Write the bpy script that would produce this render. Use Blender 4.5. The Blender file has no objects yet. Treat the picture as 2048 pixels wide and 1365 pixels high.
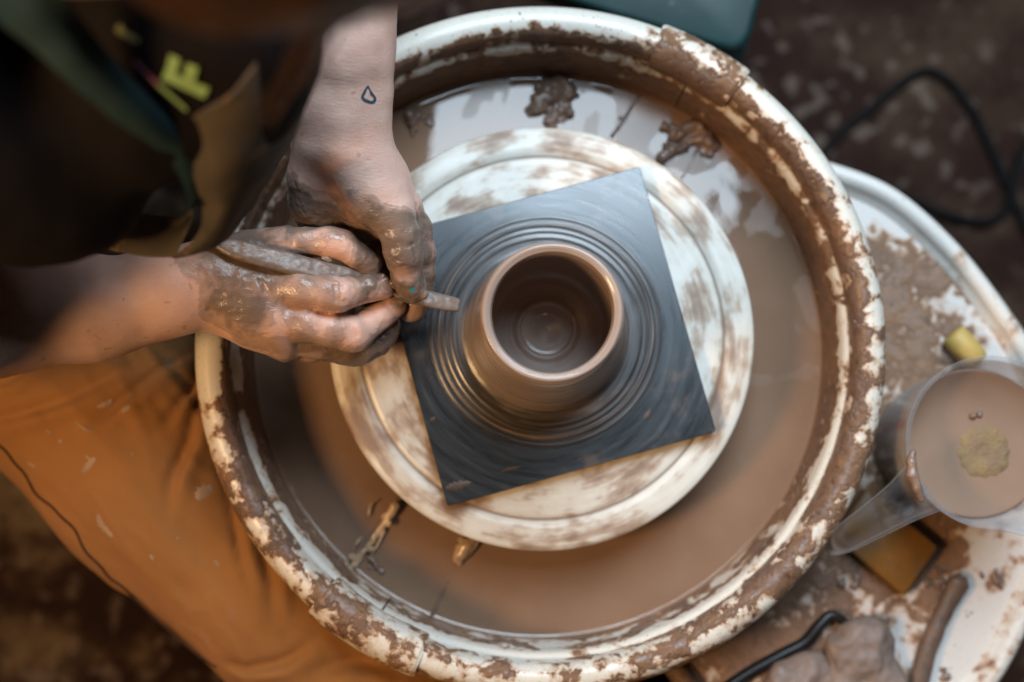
import bpy, math, random
import numpy as np
from mathutils import Vector, Matrix, Euler
from mathutils.bvhtree import BVHTree

S = bpy.context.scene
COL = S.collection
rad = math.radians

# ------------------------------------------------------------------ camera
F_PX = 50.0 / 36.0 * 2048.0
D_CAM = 1.10                                   # camera height above the wheel head
ROT = Euler((rad(4.95), rad(-0.48), 0.0), 'XYZ').to_matrix()
def ray(px, py):
    return ROT @ Vector(((px - 1024.0) / F_PX, -(py - 682.5) / F_PX, -1.0))
_d0 = ray(1084, 673)
CAM = -_d0 * (D_CAM / -_d0.z)
def P(px, py, z=0.0):
    """the point of height z that stands at this place of the picture"""
    d = ray(px, py)
    return CAM + d * ((z - CAM.z) / d.z)
cd = bpy.data.cameras.new('camera'); cam = bpy.data.objects.new('camera', cd); COL.objects.link(cam)
cd.lens = 50; cd.sensor_width = 36; cd.clip_start = 0.01; cd.clip_end = 50
cam.matrix_world = Matrix.Translation(CAM) @ ROT.to_4x4()
cd.dof.use_dof = True; cd.dof.focus_distance = 1.0; cd.dof.aperture_fstop = 2.3
S.camera = cam

# ------------------------------------------------------------------ light
w = bpy.data.worlds.new('World'); S.world = w; w.use_nodes = True
bg = w.node_tree.nodes['Background']; bg.inputs[0].default_value = (0.80, 0.66, 0.55, 1); bg.inputs[1].default_value = 0.010
def area(name, loc, target, sx, sy, power, color):
    l = bpy.data.lights.new(name, 'AREA'); l.shape = 'RECTANGLE'; l.size = sx; l.size_y = sy
    l.energy = power; l.color = color
    o = bpy.data.objects.new(name, l); COL.objects.link(o)
    d = Vector(target) - Vector(loc)
    o.matrix_world = Matrix.Translation(loc) @ d.to_track_quat('-Z', 'Y').to_matrix().to_4x4()
    return o
area('window_light', (0.11, 1.14, 1.95), (0.05, 0.32, 0), 0.88, 1.45, 62, (0.70, 0.86, 1.0))
area('side_window_light', (0.95, 1.25, 1.6), (0.1, 0.0, 0), 0.8, 0.9, 21, (0.80, 0.90, 1.0))
area('warm_lamp', (-1.12, -0.42, 1.42), (-0.1, -0.1, 0), 0.30, 0.30, 23, (1.0, 0.60, 0.28))

S.view_settings.view_transform = 'Standard'; S.view_settings.look = 'None'
S.view_settings.exposure = 0.0; S.view_settings.gamma = 1.0; S.view_settings.use_curve_mapping = False
S.render.engine = 'CYCLES'
S.cycles.use_denoising = True
S.cycles.max_bounces = 8; S.cycles.transparent_max_bounces = 12
S.cycles.caustics_reflective = False; S.cycles.caustics_refractive = False
S.cycles.sample_clamp_indirect = 4.0

# ------------------------------------------------------------------ numpy noise
def _hash(ix, iy, iz, seed):
    h = (ix * 374761393 + iy * 668265263 + iz * 2147483647 + seed * 1274126177) & 0xFFFFFFFF
    h = ((h ^ (h >> 13)) * 1274126177) & 0xFFFFFFFF
    h = ((h ^ (h >> 16)) * 2246822519) & 0xFFFFFFFF
    return ((h ^ (h >> 15)) & 0xFFFFFF) / float(0xFFFFFF)
def vnoise(p, scale=1.0, seed=0):
    q = np.asarray(p, dtype=np.float64) * scale
    i = np.floor(q).astype(np.int64); f = q - i; f = f * f * (3 - 2 * f)
    r = 0
    for dx in (0, 1):
        wx = f[:, 0] if dx else 1 - f[:, 0]
        for dy in (0, 1):
            wy = f[:, 1] if dy else 1 - f[:, 1]
            for dz in (0, 1):
                wz = f[:, 2] if dz else 1 - f[:, 2]
                r = r + wx * wy * wz * _hash(i[:, 0] + dx, i[:, 1] + dy, i[:, 2] + dz, seed)
    return r
def fbm(p, scale, octaves=4, seed=0):
    r = 0; a = 0.5; t = 0
    for o in range(octaves):
        r = r + a * vnoise(p, scale * 2 ** o, seed + o * 17); t += a; a *= 0.5
    return r / t
def sstep(a, b, x):
    t = np.clip((x - a) / (b - a), 0, 1); return t * t * (3 - 2 * t)

# ------------------------------------------------------------------ signed distance bodies
def rcone(X, Y, Z, a, b, ra, rb):
    a = np.asarray(a, float); b = np.asarray(b, float); d = b - a; L2 = float(d @ d) + 1e-12
    px, py, pz = X - a[0], Y - a[1], Z - a[2]
    t = np.clip((px * d[0] + py * d[1] + pz * d[2]) / L2, 0, 1)
    return np.sqrt((px - t * d[0]) ** 2 + (py - t * d[1]) ** 2 + (pz - t * d[2]) ** 2) - (ra + (rb - ra) * t)
def smin(a, b, k):
    h = np.clip(0.5 + 0.5 * (b - a) / k, 0, 1)
    return b + (a - b) * h - k * h * (1 - h)
class Field:
    def __init__(s, voxel):
        s.v = voxel; s.groups = []; s.cuts = []
    def group(s, segs, kin=0.006, kout=0.002):
        """segs: (a, b, ra, rb)"""
        s.groups.append(([(tuple(a), tuple(b), ra, rb) for a, b, ra, rb in segs], kin, kout)); return s
    def mesh(s, cut=None, clip=None):
        v = s.v
        allp = []
        for segs, _, _ in s.groups:
            for a, b, ra, rb in segs:
                for c, r in ((a, ra), (b, rb)):
                    allp.append([c[0] - r, c[1] - r, c[2] - r]); allp.append([c[0] + r, c[1] + r, c[2] + r])
        allp = np.array(allp); lo = allp.min(0) - 4 * v; hi = allp.max(0) + 4 * v
        if clip is not None:
            lo = np.maximum(lo, clip[0]); hi = np.minimum(hi, clip[1])
        n = np.ceil((hi - lo) / v).astype(int) + 1
        D = np.full(n, 0.05, np.float32)
        ax = [lo[i] + v * np.arange(n[i]) for i in range(3)]
        for segs, kin, kout in s.groups:
            m = max(kin, kout) + 3 * v
            pl = np.array([[c[i] - r for i in range(3)] for a, b, ra, rb in segs for c, r in ((a, ra), (b, rb))]).min(0) - m
            ph = np.array([[c[i] + r for i in range(3)] for a, b, ra, rb in segs for c, r in ((a, ra), (b, rb))]).max(0) + m
            i0 = np.clip(((pl - lo) / v).astype(int), 0, n); i1 = np.clip(((ph - lo) / v).astype(int) + 2, 0, n)
            if (i1 <= i0).any(): continue
            sl = tuple(slice(i0[i], i1[i]) for i in range(3))
            X = ax[0][sl[0]][:, None, None]; Y = ax[1][sl[1]][None, :, None]; Z = ax[2][sl[2]][None, None, :]
            G = None
            for a, b, ra, rb in segs:
                d = rcone(X, Y, Z, a, b, ra, rb)
                G = d if G is None else smin(G, d, kin)
            D[sl] = smin(D[sl], G, kout)
        if cut is not None:
            X = ax[0][:, None, None]; Y = ax[1][None, :, None]; Z = ax[2][None, None, :]
            D = cut(X, Y, Z, D)
        # close the block
        D[0], D[-1], D[:, 0], D[:, -1], D[:, :, 0], D[:, :, -1] = (0.01,) * 6
        return surface_nets(D, lo, v)
def surface_nets(D, lo, v):
    n = np.array(D.shape); ins = D < 0
    c = n - 1
    cnt = np.zeros(c, np.int32); pos = np.zeros(tuple(c) + (3,), np.float32)
    corners = [(0, 0, 0), (1, 0, 0), (0, 1, 0), (1, 1, 0), (0, 0, 1), (1, 0, 1), (0, 1, 1), (1, 1, 1)]
    def cs(A, o): return A[o[0]:o[0] + c[0], o[1]:o[1] + c[1], o[2]:o[2] + c[2]]
    nin = sum(cs(ins, o).astype(np.int8) for o in corners)
    act = (nin > 0) & (nin < 8)
    idx = np.argwhere(act)
    Dc = {o: D[idx[:, 0] + o[0], idx[:, 1] + o[1], idx[:, 2] + o[2]] for o in corners}
    psum = np.zeros((len(idx), 3)); k = np.zeros(len(idx))
    for o in corners:
        for axn in range(3):
            if o[axn] == 0:
                q = list(o); q[axn] = 1; q = tuple(q)
                a, b = Dc[o], Dc[q]; cr = (a < 0) != (b < 0)
                t = np.where(cr, a / np.where(cr, a - b, 1), 0)
                p = np.tile(np.array(o, float), (len(idx), 1)); p[:, axn] += t
                psum += p * cr[:, None]; k += cr
    V = lo + v * (idx + psum / k[:, None])
    num = np.full(c, -1, np.int64); num[idx[:, 0], idx[:, 1], idx[:, 2]] = np.arange(len(idx))
    faces = []
    for axn in range(3):
        u, w_ = [(1, 2), (2, 0), (0, 1)][axn]
        s0 = [slice(1, -1)] * 3; s0[axn] = slice(0, -1)
        s1 = list(s0); s1[axn] = slice(1, None)
        A = ins[tuple(s0)]; B = ins[tuple(s1)]
        for flip, e in ((False, A & ~B), (True, ~A & B)):
            ii = np.argwhere(e)
            if not len(ii): continue
            off = np.array([1, 1, 1]); off[axn] = 0; ii = ii + off
            def cell(du, dw):
                q = ii.copy(); q[:, u] -= du; q[:, w_] -= dw
                return num[q[:, 0], q[:, 1], q[:, 2]]
            f = np.stack([cell(1, 1), cell(0, 1), cell(0, 0), cell(1, 0)], 1)
            faces.append(f[:, ::-1] if flip else f)
    return V, np.concatenate(faces)
def vnormals(V, Fc):
    n = np.cross(V[Fc[:, 2]] - V[Fc[:, 0]], V[Fc[:, 3]] - V[Fc[:, 1]])
    N = np.zeros_like(V)
    for k in range(4): np.add.at(N, Fc[:, k], n)
    return N / (np.linalg.norm(N, axis=1, keepdims=True) + 1e-12)
def smooth(V, Fc, it=1, f=0.5):
    for _ in range(it):
        A = np.zeros_like(V); k = np.zeros(len(V))
        for i in range(4):
            for j in ((i + 1) % 4, (i + 3) % 4):
                np.add.at(A, Fc[:, i], V[Fc[:, j]]); np.add.at(k, Fc[:, i], 1)
        V = V + f * (A / k[:, None] - V)
    return V

# ------------------------------------------------------------------ objects
def mesh_obj(name, V, Fc, mat, parent=None, flat=False, **attrs):
    me = bpy.data.meshes.new(name)
    if isinstance(Fc, np.ndarray) and Fc.ndim == 2:
        V = np.asarray(V, np.float32); nf, k = Fc.shape
        me.vertices.add(len(V)); me.vertices.foreach_set('co', V.ravel())
        me.loops.add(nf * k); me.loops.foreach_set('vertex_index', Fc.astype(np.int32).ravel())
        me.polygons.add(nf); me.polygons.foreach_set('loop_start', np.arange(0, nf * k, k, dtype=np.int32))
        me.update(calc_edges=True); me.validate()
    else:
        me.from_pydata([tuple(v) for v in V], [], [tuple(int(i) for i in f) for f in Fc]); me.update()
    for k_, a in attrs.items():
        at = me.attributes.new(k_, 'FLOAT', 'POINT'); at.data.foreach_set('value', np.asarray(a, np.float32))
    me.polygons.foreach_set('use_smooth', [not flat] * len(me.polygons))
    me.materials.append(mat)
    o = bpy.data.objects.new(name, me); COL.objects.link(o)
    if parent is not None: o.parent = parent; o.matrix_parent_inverse = parent.matrix_world.inverted()
    return o
def thing(name, loc, label, cat, group=None):
    o = bpy.data.objects.new(name, None); COL.objects.link(o)
    o.empty_display_size = 0.02
    o.matrix_world = Matrix.Translation(loc)
    o['label'] = label; o['category'] = cat
    if group: o['group'] = group
    bpy.context.view_layer.update()
    return o
def tag(o, label, cat, group=None):
    o['label'] = label; o['category'] = cat
    if group: o['group'] = group
    return o
def lathe(prof, segs=256, a0=0.0, a1=360.0, c=(0, 0, 0), closed=False):
    prof = np.array(prof, float); full = abs(a1 - a0 - 360) < 1e-6
    th = np.radians(np.linspace(a0, a1, segs, endpoint=not full))
    n = len(prof)
    V = np.stack([np.outer(np.cos(th), prof[:, 0]) + c[0], np.outer(np.sin(th), prof[:, 0]) + c[1],
                  np.tile(prof[:, 1], (segs, 1)) + c[2]], -1).reshape(-1, 3)
    i = np.arange(segs if full else segs - 1); j = np.arange(n if closed else n - 1)
    I, J = np.meshgrid(i, j, indexing='ij'); I = I.ravel(); J = J.ravel(); I2 = (I + 1) % segs; J2 = (J + 1) % n
    Fc = np.stack([I * n + J, I2 * n + J, I2 * n + J2, I * n + J2], 1)
    T = np.repeat(np.degrees(th), n); R = np.tile(prof[:, 0], segs); Zz = np.tile(prof[:, 1], segs)
    return V, Fc, T, R, Zz
def spline(pts, n):
    """Catmull-Rom through pts"""
    p = [np.array(q, float) for q in pts]; p = [2 * p[0] - p[1]] + p + [2 * p[-1] - p[-2]]
    out = []; m = len(pts) - 1
    for s in np.linspace(0, m - 1e-9, n):
        i = int(s); t = s - i; a, b, c, d = p[i:i + 4]
        out.append(0.5 * (2 * b + (c - a) * t + (2 * a - 5 * b + 4 * c - d) * t * t + (3 * b - a - 3 * c + d) * t ** 3))
    return np.array(out)
def tube(pts, r, sides=10, cap=True):
    pts = np.asarray(pts, float); n = len(pts); r = np.broadcast_to(np.asarray(r, float), (n,))
    T = np.gradient(pts, axis=0); T /= np.linalg.norm(T, axis=1, keepdims=True) + 1e-12
    up = np.array([0, 0, 1.0]) if abs(T[0, 2]) < 0.9 else np.array([1.0, 0, 0])
    V = []
    for k in range(n):
        a = np.cross(T[k], up); a /= np.linalg.norm(a) + 1e-12; b = np.cross(a, T[k]); up = b
        for j in range(sides):
            t = 2 * math.pi * j / sides
            V.append(pts[k] + r[k] * (math.cos(t) * a + math.sin(t) * b))
    Fc = [(k * sides + j, k * sides + (j + 1) % sides, (k + 1) * sides + (j + 1) % sides, (k + 1) * sides + j)
          for k in range(n - 1) for j in range(sides)]
    if cap:
        Fc += [tuple(range(sides))[::-1], tuple((n - 1) * sides + j for j in range(sides))]
    return V, Fc
def sheet(rows, nu, nv, thick):
    """thick cloth through a grid of points (rows of equal length)"""
    R = np.array([spline(r, nu) for r in rows]); G = np.array([spline(R[:, k], nv) for k in range(nu)]).transpose(1, 0, 2)
    nv_, nu_ = G.shape[:2]; V = G.reshape(-1, 3)
    q = np.array([(j * nu_ + i, j * nu_ + i + 1, (j + 1) * nu_ + i + 1, (j + 1) * nu_ + i) for j in range(nv_ - 1) for i in range(nu_ - 1)])
    N = vnormals(V, q)
    if N[:, 2].mean() < 0: N = -N; q = q[:, ::-1]
    return V, q, N, (nu_, nv_)
def thicken(V, q, N, dims, t):
    nu, nv = dims; n = len(V)
    VV = np.concatenate([V, V - N * t]); border = []
    b = [i for i in range(nu)] + [j * nu + nu - 1 for j in range(1, nv)] + [(nv - 1) * nu + i for i in range(nu - 2, -1, -1)] + [j * nu for j in range(nv - 2, 0, -1)]
    side = np.array([(b[k], b[(k + 1) % len(b)], b[(k + 1) % len(b)] + n, b[k] + n) for k in range(len(b))])
    return VV, np.concatenate([q, q[:, ::-1] + n, side])
def prism(outline, z0, z1, bevel=0.0):
    o = np.array(outline, float); n = len(o); c = o.mean(0)
    rings = [(o, z0)]
    if bevel:
        d = o - c; L = np.linalg.norm(d, axis=1, keepdims=True); oi = c + d * (1 - bevel / L)
        rings += [(o, z1 - bevel), (c + d * (1 - 0.3 * bevel / L), z1 - 0.3 * bevel), (oi, z1)]
    else: rings += [(o, z1)]
    V = [(x, y, z) for r, z in rings for x, y in r]; m = len(rings)
    Fc = [(k * n + i, k * n + (i + 1) % n, (k + 1) * n + (i + 1) % n, (k + 1) * n + i) for k in range(m - 1) for i in range(n)]
    Fc += [tuple(range(n))[::-1], tuple((m - 1) * n + i for i in range(n))]
    return V, Fc
def blob_field(center, size, n, seed, voxel=0.0015, flatten=0.6, r=(0.3, 0.55), k=0.003):
    rnd = random.Random(seed); f = Field(voxel)
    segs = []
    for i in range(n):
        t = rnd.uniform(0, 6.283); q = math.sqrt(rnd.uniform(0, 1)) * 0.8; dv = (q * math.cos(t), q * math.sin(t), rnd.uniform(-.5, .5) * (1 - q * .7))
        a = [center[j] + dv[j] * size[j] for j in range(3)]
        b = [a[j] + rnd.uniform(-1, 1) * size[j] * 0.4 for j in range(3)]
        rr = rnd.uniform(*r) * min(size); segs.append((a, b, rr, rr * rnd.uniform(0.5, 1)))
    f.group(segs, k, k)
    return f

# ------------------------------------------------------------------ materials
class NT:
    def __init__(s, name):
        s.m = bpy.data.materials.new(name); s.m.use_nodes = True; s.t = s.m.node_tree
        s.b = s.t.nodes['Principled BSDF']; s.out = s.t.nodes['Material Output']
        s.tc = None
    def n(s, kind, **kw):
        nd = s.t.nodes.new(kind)
        for k, v in kw.items(): setattr(nd, k, v)
        return nd
    def link(s, a, b): s.t.links.new(a, b)
    def coord(s):
        if s.tc is None: s.tc = s.n('ShaderNodeTexCoord')
        return s.tc.outputs['Object']
    def mapped(s, scale, rot=(0, 0, 0), src=None):
        mp = s.n('ShaderNodeMapping'); mp.inputs['Scale'].default_value = scale; mp.inputs['Rotation'].default_value = rot
        s.link(src or s.coord(), mp.inputs['Vector']); return mp.outputs[0]
    def noise(s, scale, detail=4, rough=0.55, vec=None, dist=0.0):
        nd = s.n('ShaderNodeTexNoise'); nd.inputs['Scale'].default_value = scale; nd.inputs['Detail'].default_value = detail
        nd.inputs['Roughness'].default_value = rough; nd.inputs['Distortion'].default_value = dist
        s.link(vec or s.coord(), nd.inputs['Vector']); return nd.outputs['Fac']
    def math(s, op, a, b=None, c=None, clamp=False):
        nd = s.n('ShaderNodeMath', operation=op); nd.use_clamp = clamp
        for i, x in enumerate((a, b, c)):
            if x is None: continue
            if isinstance(x, (int, float)): nd.inputs[i].default_value = x
            else: s.link(x, nd.inputs[i])
        return nd.outputs[0]
    def attr(s, name):
        nd = s.n('ShaderNodeAttribute', attribute_name=name); return nd.outputs['Fac']
    def ramp(s, fac, stops, interp='LINEAR'):
        nd = s.n('ShaderNodeValToRGB'); cr = nd.color_ramp; cr.interpolation = interp
        while len(cr.elements) < len(stops): cr.elements.new(0.5)
        for e, (p, c) in zip(cr.elements, stops):
            e.position = p; e.color = (c if len(c) == 4 else (*c, 1)) if not isinstance(c, (int, float)) else (c, c, c, 1)
        s.link(fac, nd.inputs[0]); return nd.outputs[0]
    def step(s, x, a, b):
        nd = s.n('ShaderNodeMapRange', interpolation_type='SMOOTHSTEP')
        nd.inputs['From Min'].default_value = a; nd.inputs['From Max'].default_value = b
        s.link(x, nd.inputs['Value']); return nd.outputs[0]
    def mix(s, f, a, b):
        nd = s.n('ShaderNodeMix', data_type='RGBA')
        for i, x in ((0, f), (6, a), (7, b)):
            if isinstance(x, (int, float)): nd.inputs[i].default_value = x
            elif isinstance(x, tuple): nd.inputs[i].default_value = (*x, 1)
            else: s.link(x, nd.inputs[i])
        return nd.outputs[2]
    def bump(s, h, strength, dist, normal=None):
        nd = s.n('ShaderNodeBump'); nd.inputs['Strength'].default_value = strength; nd.inputs['Distance'].default_value = dist
        s.link(h, nd.inputs['Height'])
        if normal is not None: s.link(normal, nd.inputs['Normal'])
        return nd.outputs[0]
    def set(s, **kw):
        for k, v in kw.items():
            k = {'color': 'Base Color', 'rough': 'Roughness', 'normal': 'Normal', 'spec': 'Specular IOR Level', 'coat': 'Coat Weight',
                 'coat_rough': 'Coat Roughness', 'sss': 'Subsurface Weight', 'sheen': 'Sheen Weight', 'metal': 'Metallic', 'alpha': 'Alpha'}.get(k, k)
            i = s.b.inputs[k]
            if isinstance(v, (int, float)): i.default_value = v
            elif isinstance(v, tuple): i.default_value = (*v, 1) if len(v) == 3 and i.type == 'RGBA' else v
            else: s.link(v, i)
        return s.m

CLAY = (0.235, 0.152, 0.112)
WHITE = (0.70, 0.66, 0.58)
def muddy(name, base=WHITE, scale=50, amp=0.95, tan=(0.41, 0.20, 0.075), mud=(0.165, 0.098, 0.066), dark=(0.070, 0.036, 0.020), wet=0.28):
    """plastic splashed with clay slip; the mesh attribute mud says how much has landed where"""
    m = NT(name)
    n1 = m.noise(scale, 8, 0.62, dist=0.4); n2 = m.noise(scale * 3.1, 5, 0.6)
    n = m.math('ADD', m.math('MULTIPLY', n1, 0.72), m.math('MULTIPLY', n2, 0.28))
    n = m.math('MULTIPLY', m.math('SUBTRACT', n, 0.5), amp * 2.0)
    f = m.math('ADD', m.attr('mud'), n)
    warm = m.noise(scale * 0.5, 4)
    c = m.ramp(f, [(0.0, base), (0.36, base), (0.44, tuple(b * 0.72 + t * 0.28 for b, t in zip(base, tan))), (0.50, tuple(b * 0.25 + t * 0.75 for b, t in zip(base, tan))), (0.56, mud), (0.78, mud), (0.95, dark)])
    tanny = m.mix(m.step(warm, 0.45, 0.62), c, m.mix(0.55, c, tan))
    c = m.mix(m.math('MULTIPLY', m.step(f, 0.50, 0.60), 0.75), c, tanny)
    bl = m.noise(scale * 2.2, 6, 0.68, dist=0.6)
    inner = m.ramp(bl, [(0.34, dark), (0.47, mud), (0.58, tuple(x * 1.15 for x in mud)), (0.66, (0.27, 0.135, 0.05))])
    c = m.mix(m.math('MULTIPLY', m.step(f, 0.62, 0.74), 0.85), c, inner)
    drop = m.n('ShaderNodeTexVoronoi'); drop.inputs['Scale'].default_value = scale * 4.5; m.link(m.coord(), drop.inputs['Vector'])
    dsel = m.math('MULTIPLY', m.math('LESS_THAN', drop.outputs['Distance'], m.math('MULTIPLY', m.math('SUBTRACT', n1, 0.36), 0.9)), m.step(m.noise(scale * 0.8, 2), 0.50, 0.58))
    c = m.mix(m.math('MULTIPLY', dsel, m.math('SUBTRACT', 0.9, m.step(f, 0.5, 0.7))), c, mud)
    fine = m.noise(scale * 9, 3)
    c = m.mix(m.math('MULTIPLY', m.step(fine, 0.58, 0.72), 0.28), c, mud)
    h = m.math('ADD', m.step(f, 0.44, 0.72), m.math('MULTIPLY', fine, 0.12))
    b = m.bump(m.math('ADD', h, m.math('MULTIPLY', bl, m.math('MULTIPLY', m.step(f, 0.5, 0.7), 0.9))), 0.6, 0.0018)
    r = m.ramp(f, [(0.0, 0.28), (0.45, 0.33), (0.55, 0.6), (0.7, wet), (1.0, wet)])
    return m.set(color=c, rough=r, normal=b, spec=0.5)
def wetclay(name, col=CLAY, scale=60, rough=0.3, strength=0.4, dist=0.001, var=0.35):
    m = NT(name)
    n = m.noise(scale, 6, 0.6); n2 = m.noise(scale * 5, 4)
    c = m.ramp(n, [(0.25, tuple(x * (1 - var) for x in col)), (0.75, tuple(min(1, x * (1 + var)) for x in col))])
    h = m.math('ADD', n, m.math('MULTIPLY', n2, 0.3))
    return m.set(color=c, rough=m.ramp(n2, [(0.3, rough * 0.7), (0.7, min(1, rough * 1.5))]), normal=m.bump(h, strength, dist))
def plain(name, col, rough=0.5, var=0.15, scale=40, bump=0.1, dist=0.0005, spec=0.5):
    m = NT(name); n = m.noise(scale, 5)
    c = m.ramp(n, [(0.25, tuple(x * (1 - var) for x in col)), (0.75, tuple(min(1, x * (1 + var)) for x in col))])
    return m.set(color=c, rough=rough, normal=m.bump(n, bump, dist), spec=spec)

M_pan = muddy('muddy_pan')
M_clay = wetclay('wet_clay')
M_lump = wetclay('clay_lump', tuple(x * 0.8 for x in CLAY), 70, 0.22, 0.5, 0.0015)

# ================================================================== the setting
FLOOR_Z = -0.52
def m_floor():
    m = NT('floor_paint')
    n1 = m.noise(2.2, 3); n2 = m.noise(40, 2, 0.4, dist=0.1); n3 = m.noise(60, 4); n4 = m.noise(6.5, 5, 0.6)
    base = m.ramp(n4, [(0.3, (0.012, 0.005, 0.0035)), (0.55, (0.028, 0.012, 0.008)), (0.75, (0.05, 0.025, 0.016))])
    pos = m.n('ShaderNodeSeparateXYZ'); m.link(m.coord(), pos.inputs[0])
    near = m.step(m.math('ADD', pos.outputs[0], m.math('MULTIPLY', n4, 0.3)), 0.35, -0.35)            # dry clay powder, made stronger leftwards to paint in the warm lamplight
    spots = m.math('MULTIPLY', m.step(n2, 0.57, 0.68), m.step(m.math('ADD', n1, m.math('MULTIPLY', n3, 0.3)), 0.50, 0.72))
    dust_and_lamplight = m.math('MULTIPLY', m.step(m.noise(6.5, 7, 0.66), 0.47, 0.66), m.math('ADD', 0.10, m.math('MULTIPLY', near, 0.62)))
    c = m.mix(dust_and_lamplight, base, (0.21, 0.15, 0.085))
    c = m.mix(m.math('MULTIPLY', spots, 0.42), c, (0.22, 0.165, 0.13))
    return m.set(color=c, rough=0.85, spec=0.15, normal=m.bump(m.math('ADD', n4, n2), 0.3, 0.004))
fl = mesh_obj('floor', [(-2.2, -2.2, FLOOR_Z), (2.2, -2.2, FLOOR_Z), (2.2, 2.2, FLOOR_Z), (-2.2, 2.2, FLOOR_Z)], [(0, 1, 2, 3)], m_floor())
fl['kind'] = 'structure'

# ------------------------------------------------------------------ potter's wheel
TABLE_Z = -0.098
wheel = thing('potters_wheel', (0.05, -0.05, FLOOR_Z), 'white electric pottery wheel with clay splashed table and spinning round head', 'pottery wheel')
tab_px = [(1560, 300), (1680, 327), (1795, 376), (1905, 470), (2000, 585), (2085, 720), (2140, 900), (2130, 1080), (2070, 1240), (1985, 1390), (1850, 1480),
          (1600, 1530), (1430, 1460), (1240, 1210), (1110, 1000), (1060, 700), (1150, 460), (1330, 330), (1560, 300)]
tab = spline([tuple(P(x, y, TABLE_Z + 0.012))[:2] for x, y in tab_px], 220)[:-1]
def offset_loop(o, d):
    t = np.roll(o, -1, 0) - np.roll(o, 1, 0); t /= np.linalg.norm(t, axis=1, keepdims=True)
    nrm = np.stack([t[:, 1], -t[:, 0]], 1)
    a = 0.5 * np.sum(o[:, 0] * np.roll(o[:, 1], -1) - np.roll(o[:, 0], -1) * o[:, 1])
    return o + nrm * d * (1 if a > 0 else -1)
def loft(loops, capend=True):
    n = len(loops[0][0]); V = np.concatenate([np.c_[o, np.full(n, z)] for o, z in loops])
    Fc = [(k * n + i, k * n + (i + 1) % n, (k + 1) * n + (i + 1) % n, (k + 1) * n + i) for k in range(len(loops) - 1) for i in range(n)]
    return V, Fc
# raised edge of the table
edge = [(0, -0.035), (0.0015, -0.005), (0, 0.006), (-0.003, 0.0105), (-0.008, 0.012), (-0.013, 0.0105), (-0.0155, 0.006), (-0.0165, 0.003), (-0.0205, 0.0022), (-0.0225, -0.002)]
V, Fc = loft([(offset_loop(tab, d), TABLE_Z + z) for d, z in edge])
V = np.array(V)
mudv = 0.26 + 0.5 * ((V[:, 0] < .2) & (V[:, 1] < -.15)) + 0.26 * fbm(V, 9, 3, 5) - 0.12 * (V[:, 1] > 0.1)
M_tabrim = muddy('muddy_table_edge', (0.70, 0.67, 0.62), 40, 0.75)
mesh_obj('table_edge', V, Fc, M_tabrim, wheel, mud=mudv)
# table top: dense grid inside the loop so that the slip can lie unevenly
inner = offset_loop(tab, -0.0215); c0 = inner.mean(0)
rings = 70; n = len(inner)
V = [np.r_[c0 + (inner[i] - c0) * (k / rings), TABLE_Z] for k in range(1, rings + 1) for i in range(n)]
V.append(np.r_[c0, TABLE_Z]); V = np.array(V)
Fc = [(k * n + i, (k + 1) * n + i, (k + 1) * n + (i + 1) % n, k * n + (i + 1) % n) for k in range(rings - 1) for i in range(n)]
Fc = [f[::-1] for f in Fc] + [(len(V) - 1, i, (i + 1) % n) for i in range(n)]
def spotsum(V, spots, base):
    """spots: (px, py, z, radius m, value): pulls the field towards value"""
    wsum = np.full(len(V), 0.25); vsum = wsum * base
    for px, py, z, r, val in spots:
        d2 = ((V - np.array(P(px, py, z))) ** 2).sum(1); g = np.exp(-d2 / (r * r)) * 3
        wsum += g; vsum += g * val
    return vsum / wsum
tz = TABLE_Z
mudv = spotsum(V, [(1760, 430, tz, .03, .1), (1745, 560, tz, .04, .75), (1800, 650, tz, .05, .72), (1930, 640, tz, .025, .42), (1990, 720, tz, .02, .2),
                   (1900, 560, tz, .025, .45), (1800, 760, tz, .05, .6), (1600, 1200, tz, .06, .66), (1750, 1220, tz, .03, .5), (2000, 1200, tz, .035, .08), (1950, 1340, tz, .04, .0),
                   (1850, 1130, tz, .03, .7), (1880, 1180, tz, .02, .6), (1800, 1300, tz, .03, .4), (1500, 1300, tz, .05, .7), (2030, 1110, tz, .02, .35), (1990, 1150, tz, .015, .6)], 0.55)
M_table = muddy('muddy_table_top', (0.68, 0.64, 0.60), 42, 0.9, mud=(0.225, 0.132, 0.085), wet=0.45)
mesh_obj('table_top', V, Fc, M_table, wheel, mud=mudv)
M_house = plain('white_housing', (0.6, 0.58, 0.54), 0.45)
V, Fc = prism([(c0[0] + 0.17 * math.cos(t) * 1.0 - 0.03, c0[1] + 0.19 * math.sin(t)) for t in np.linspace(0, 2 * math.pi, 48, endpoint=False)], FLOOR_Z, TABLE_Z - 0.03, 0.01)
mesh_obj('housing', V, Fc, M_house, wheel)
V, Fc = tube([(0, 0, TABLE_Z), (0, 0, -0.02)], 0.016, 24); mesh_obj('shaft', V, Fc, plain('steel', (0.4, 0.4, 0.4), 0.35), wheel)

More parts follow.
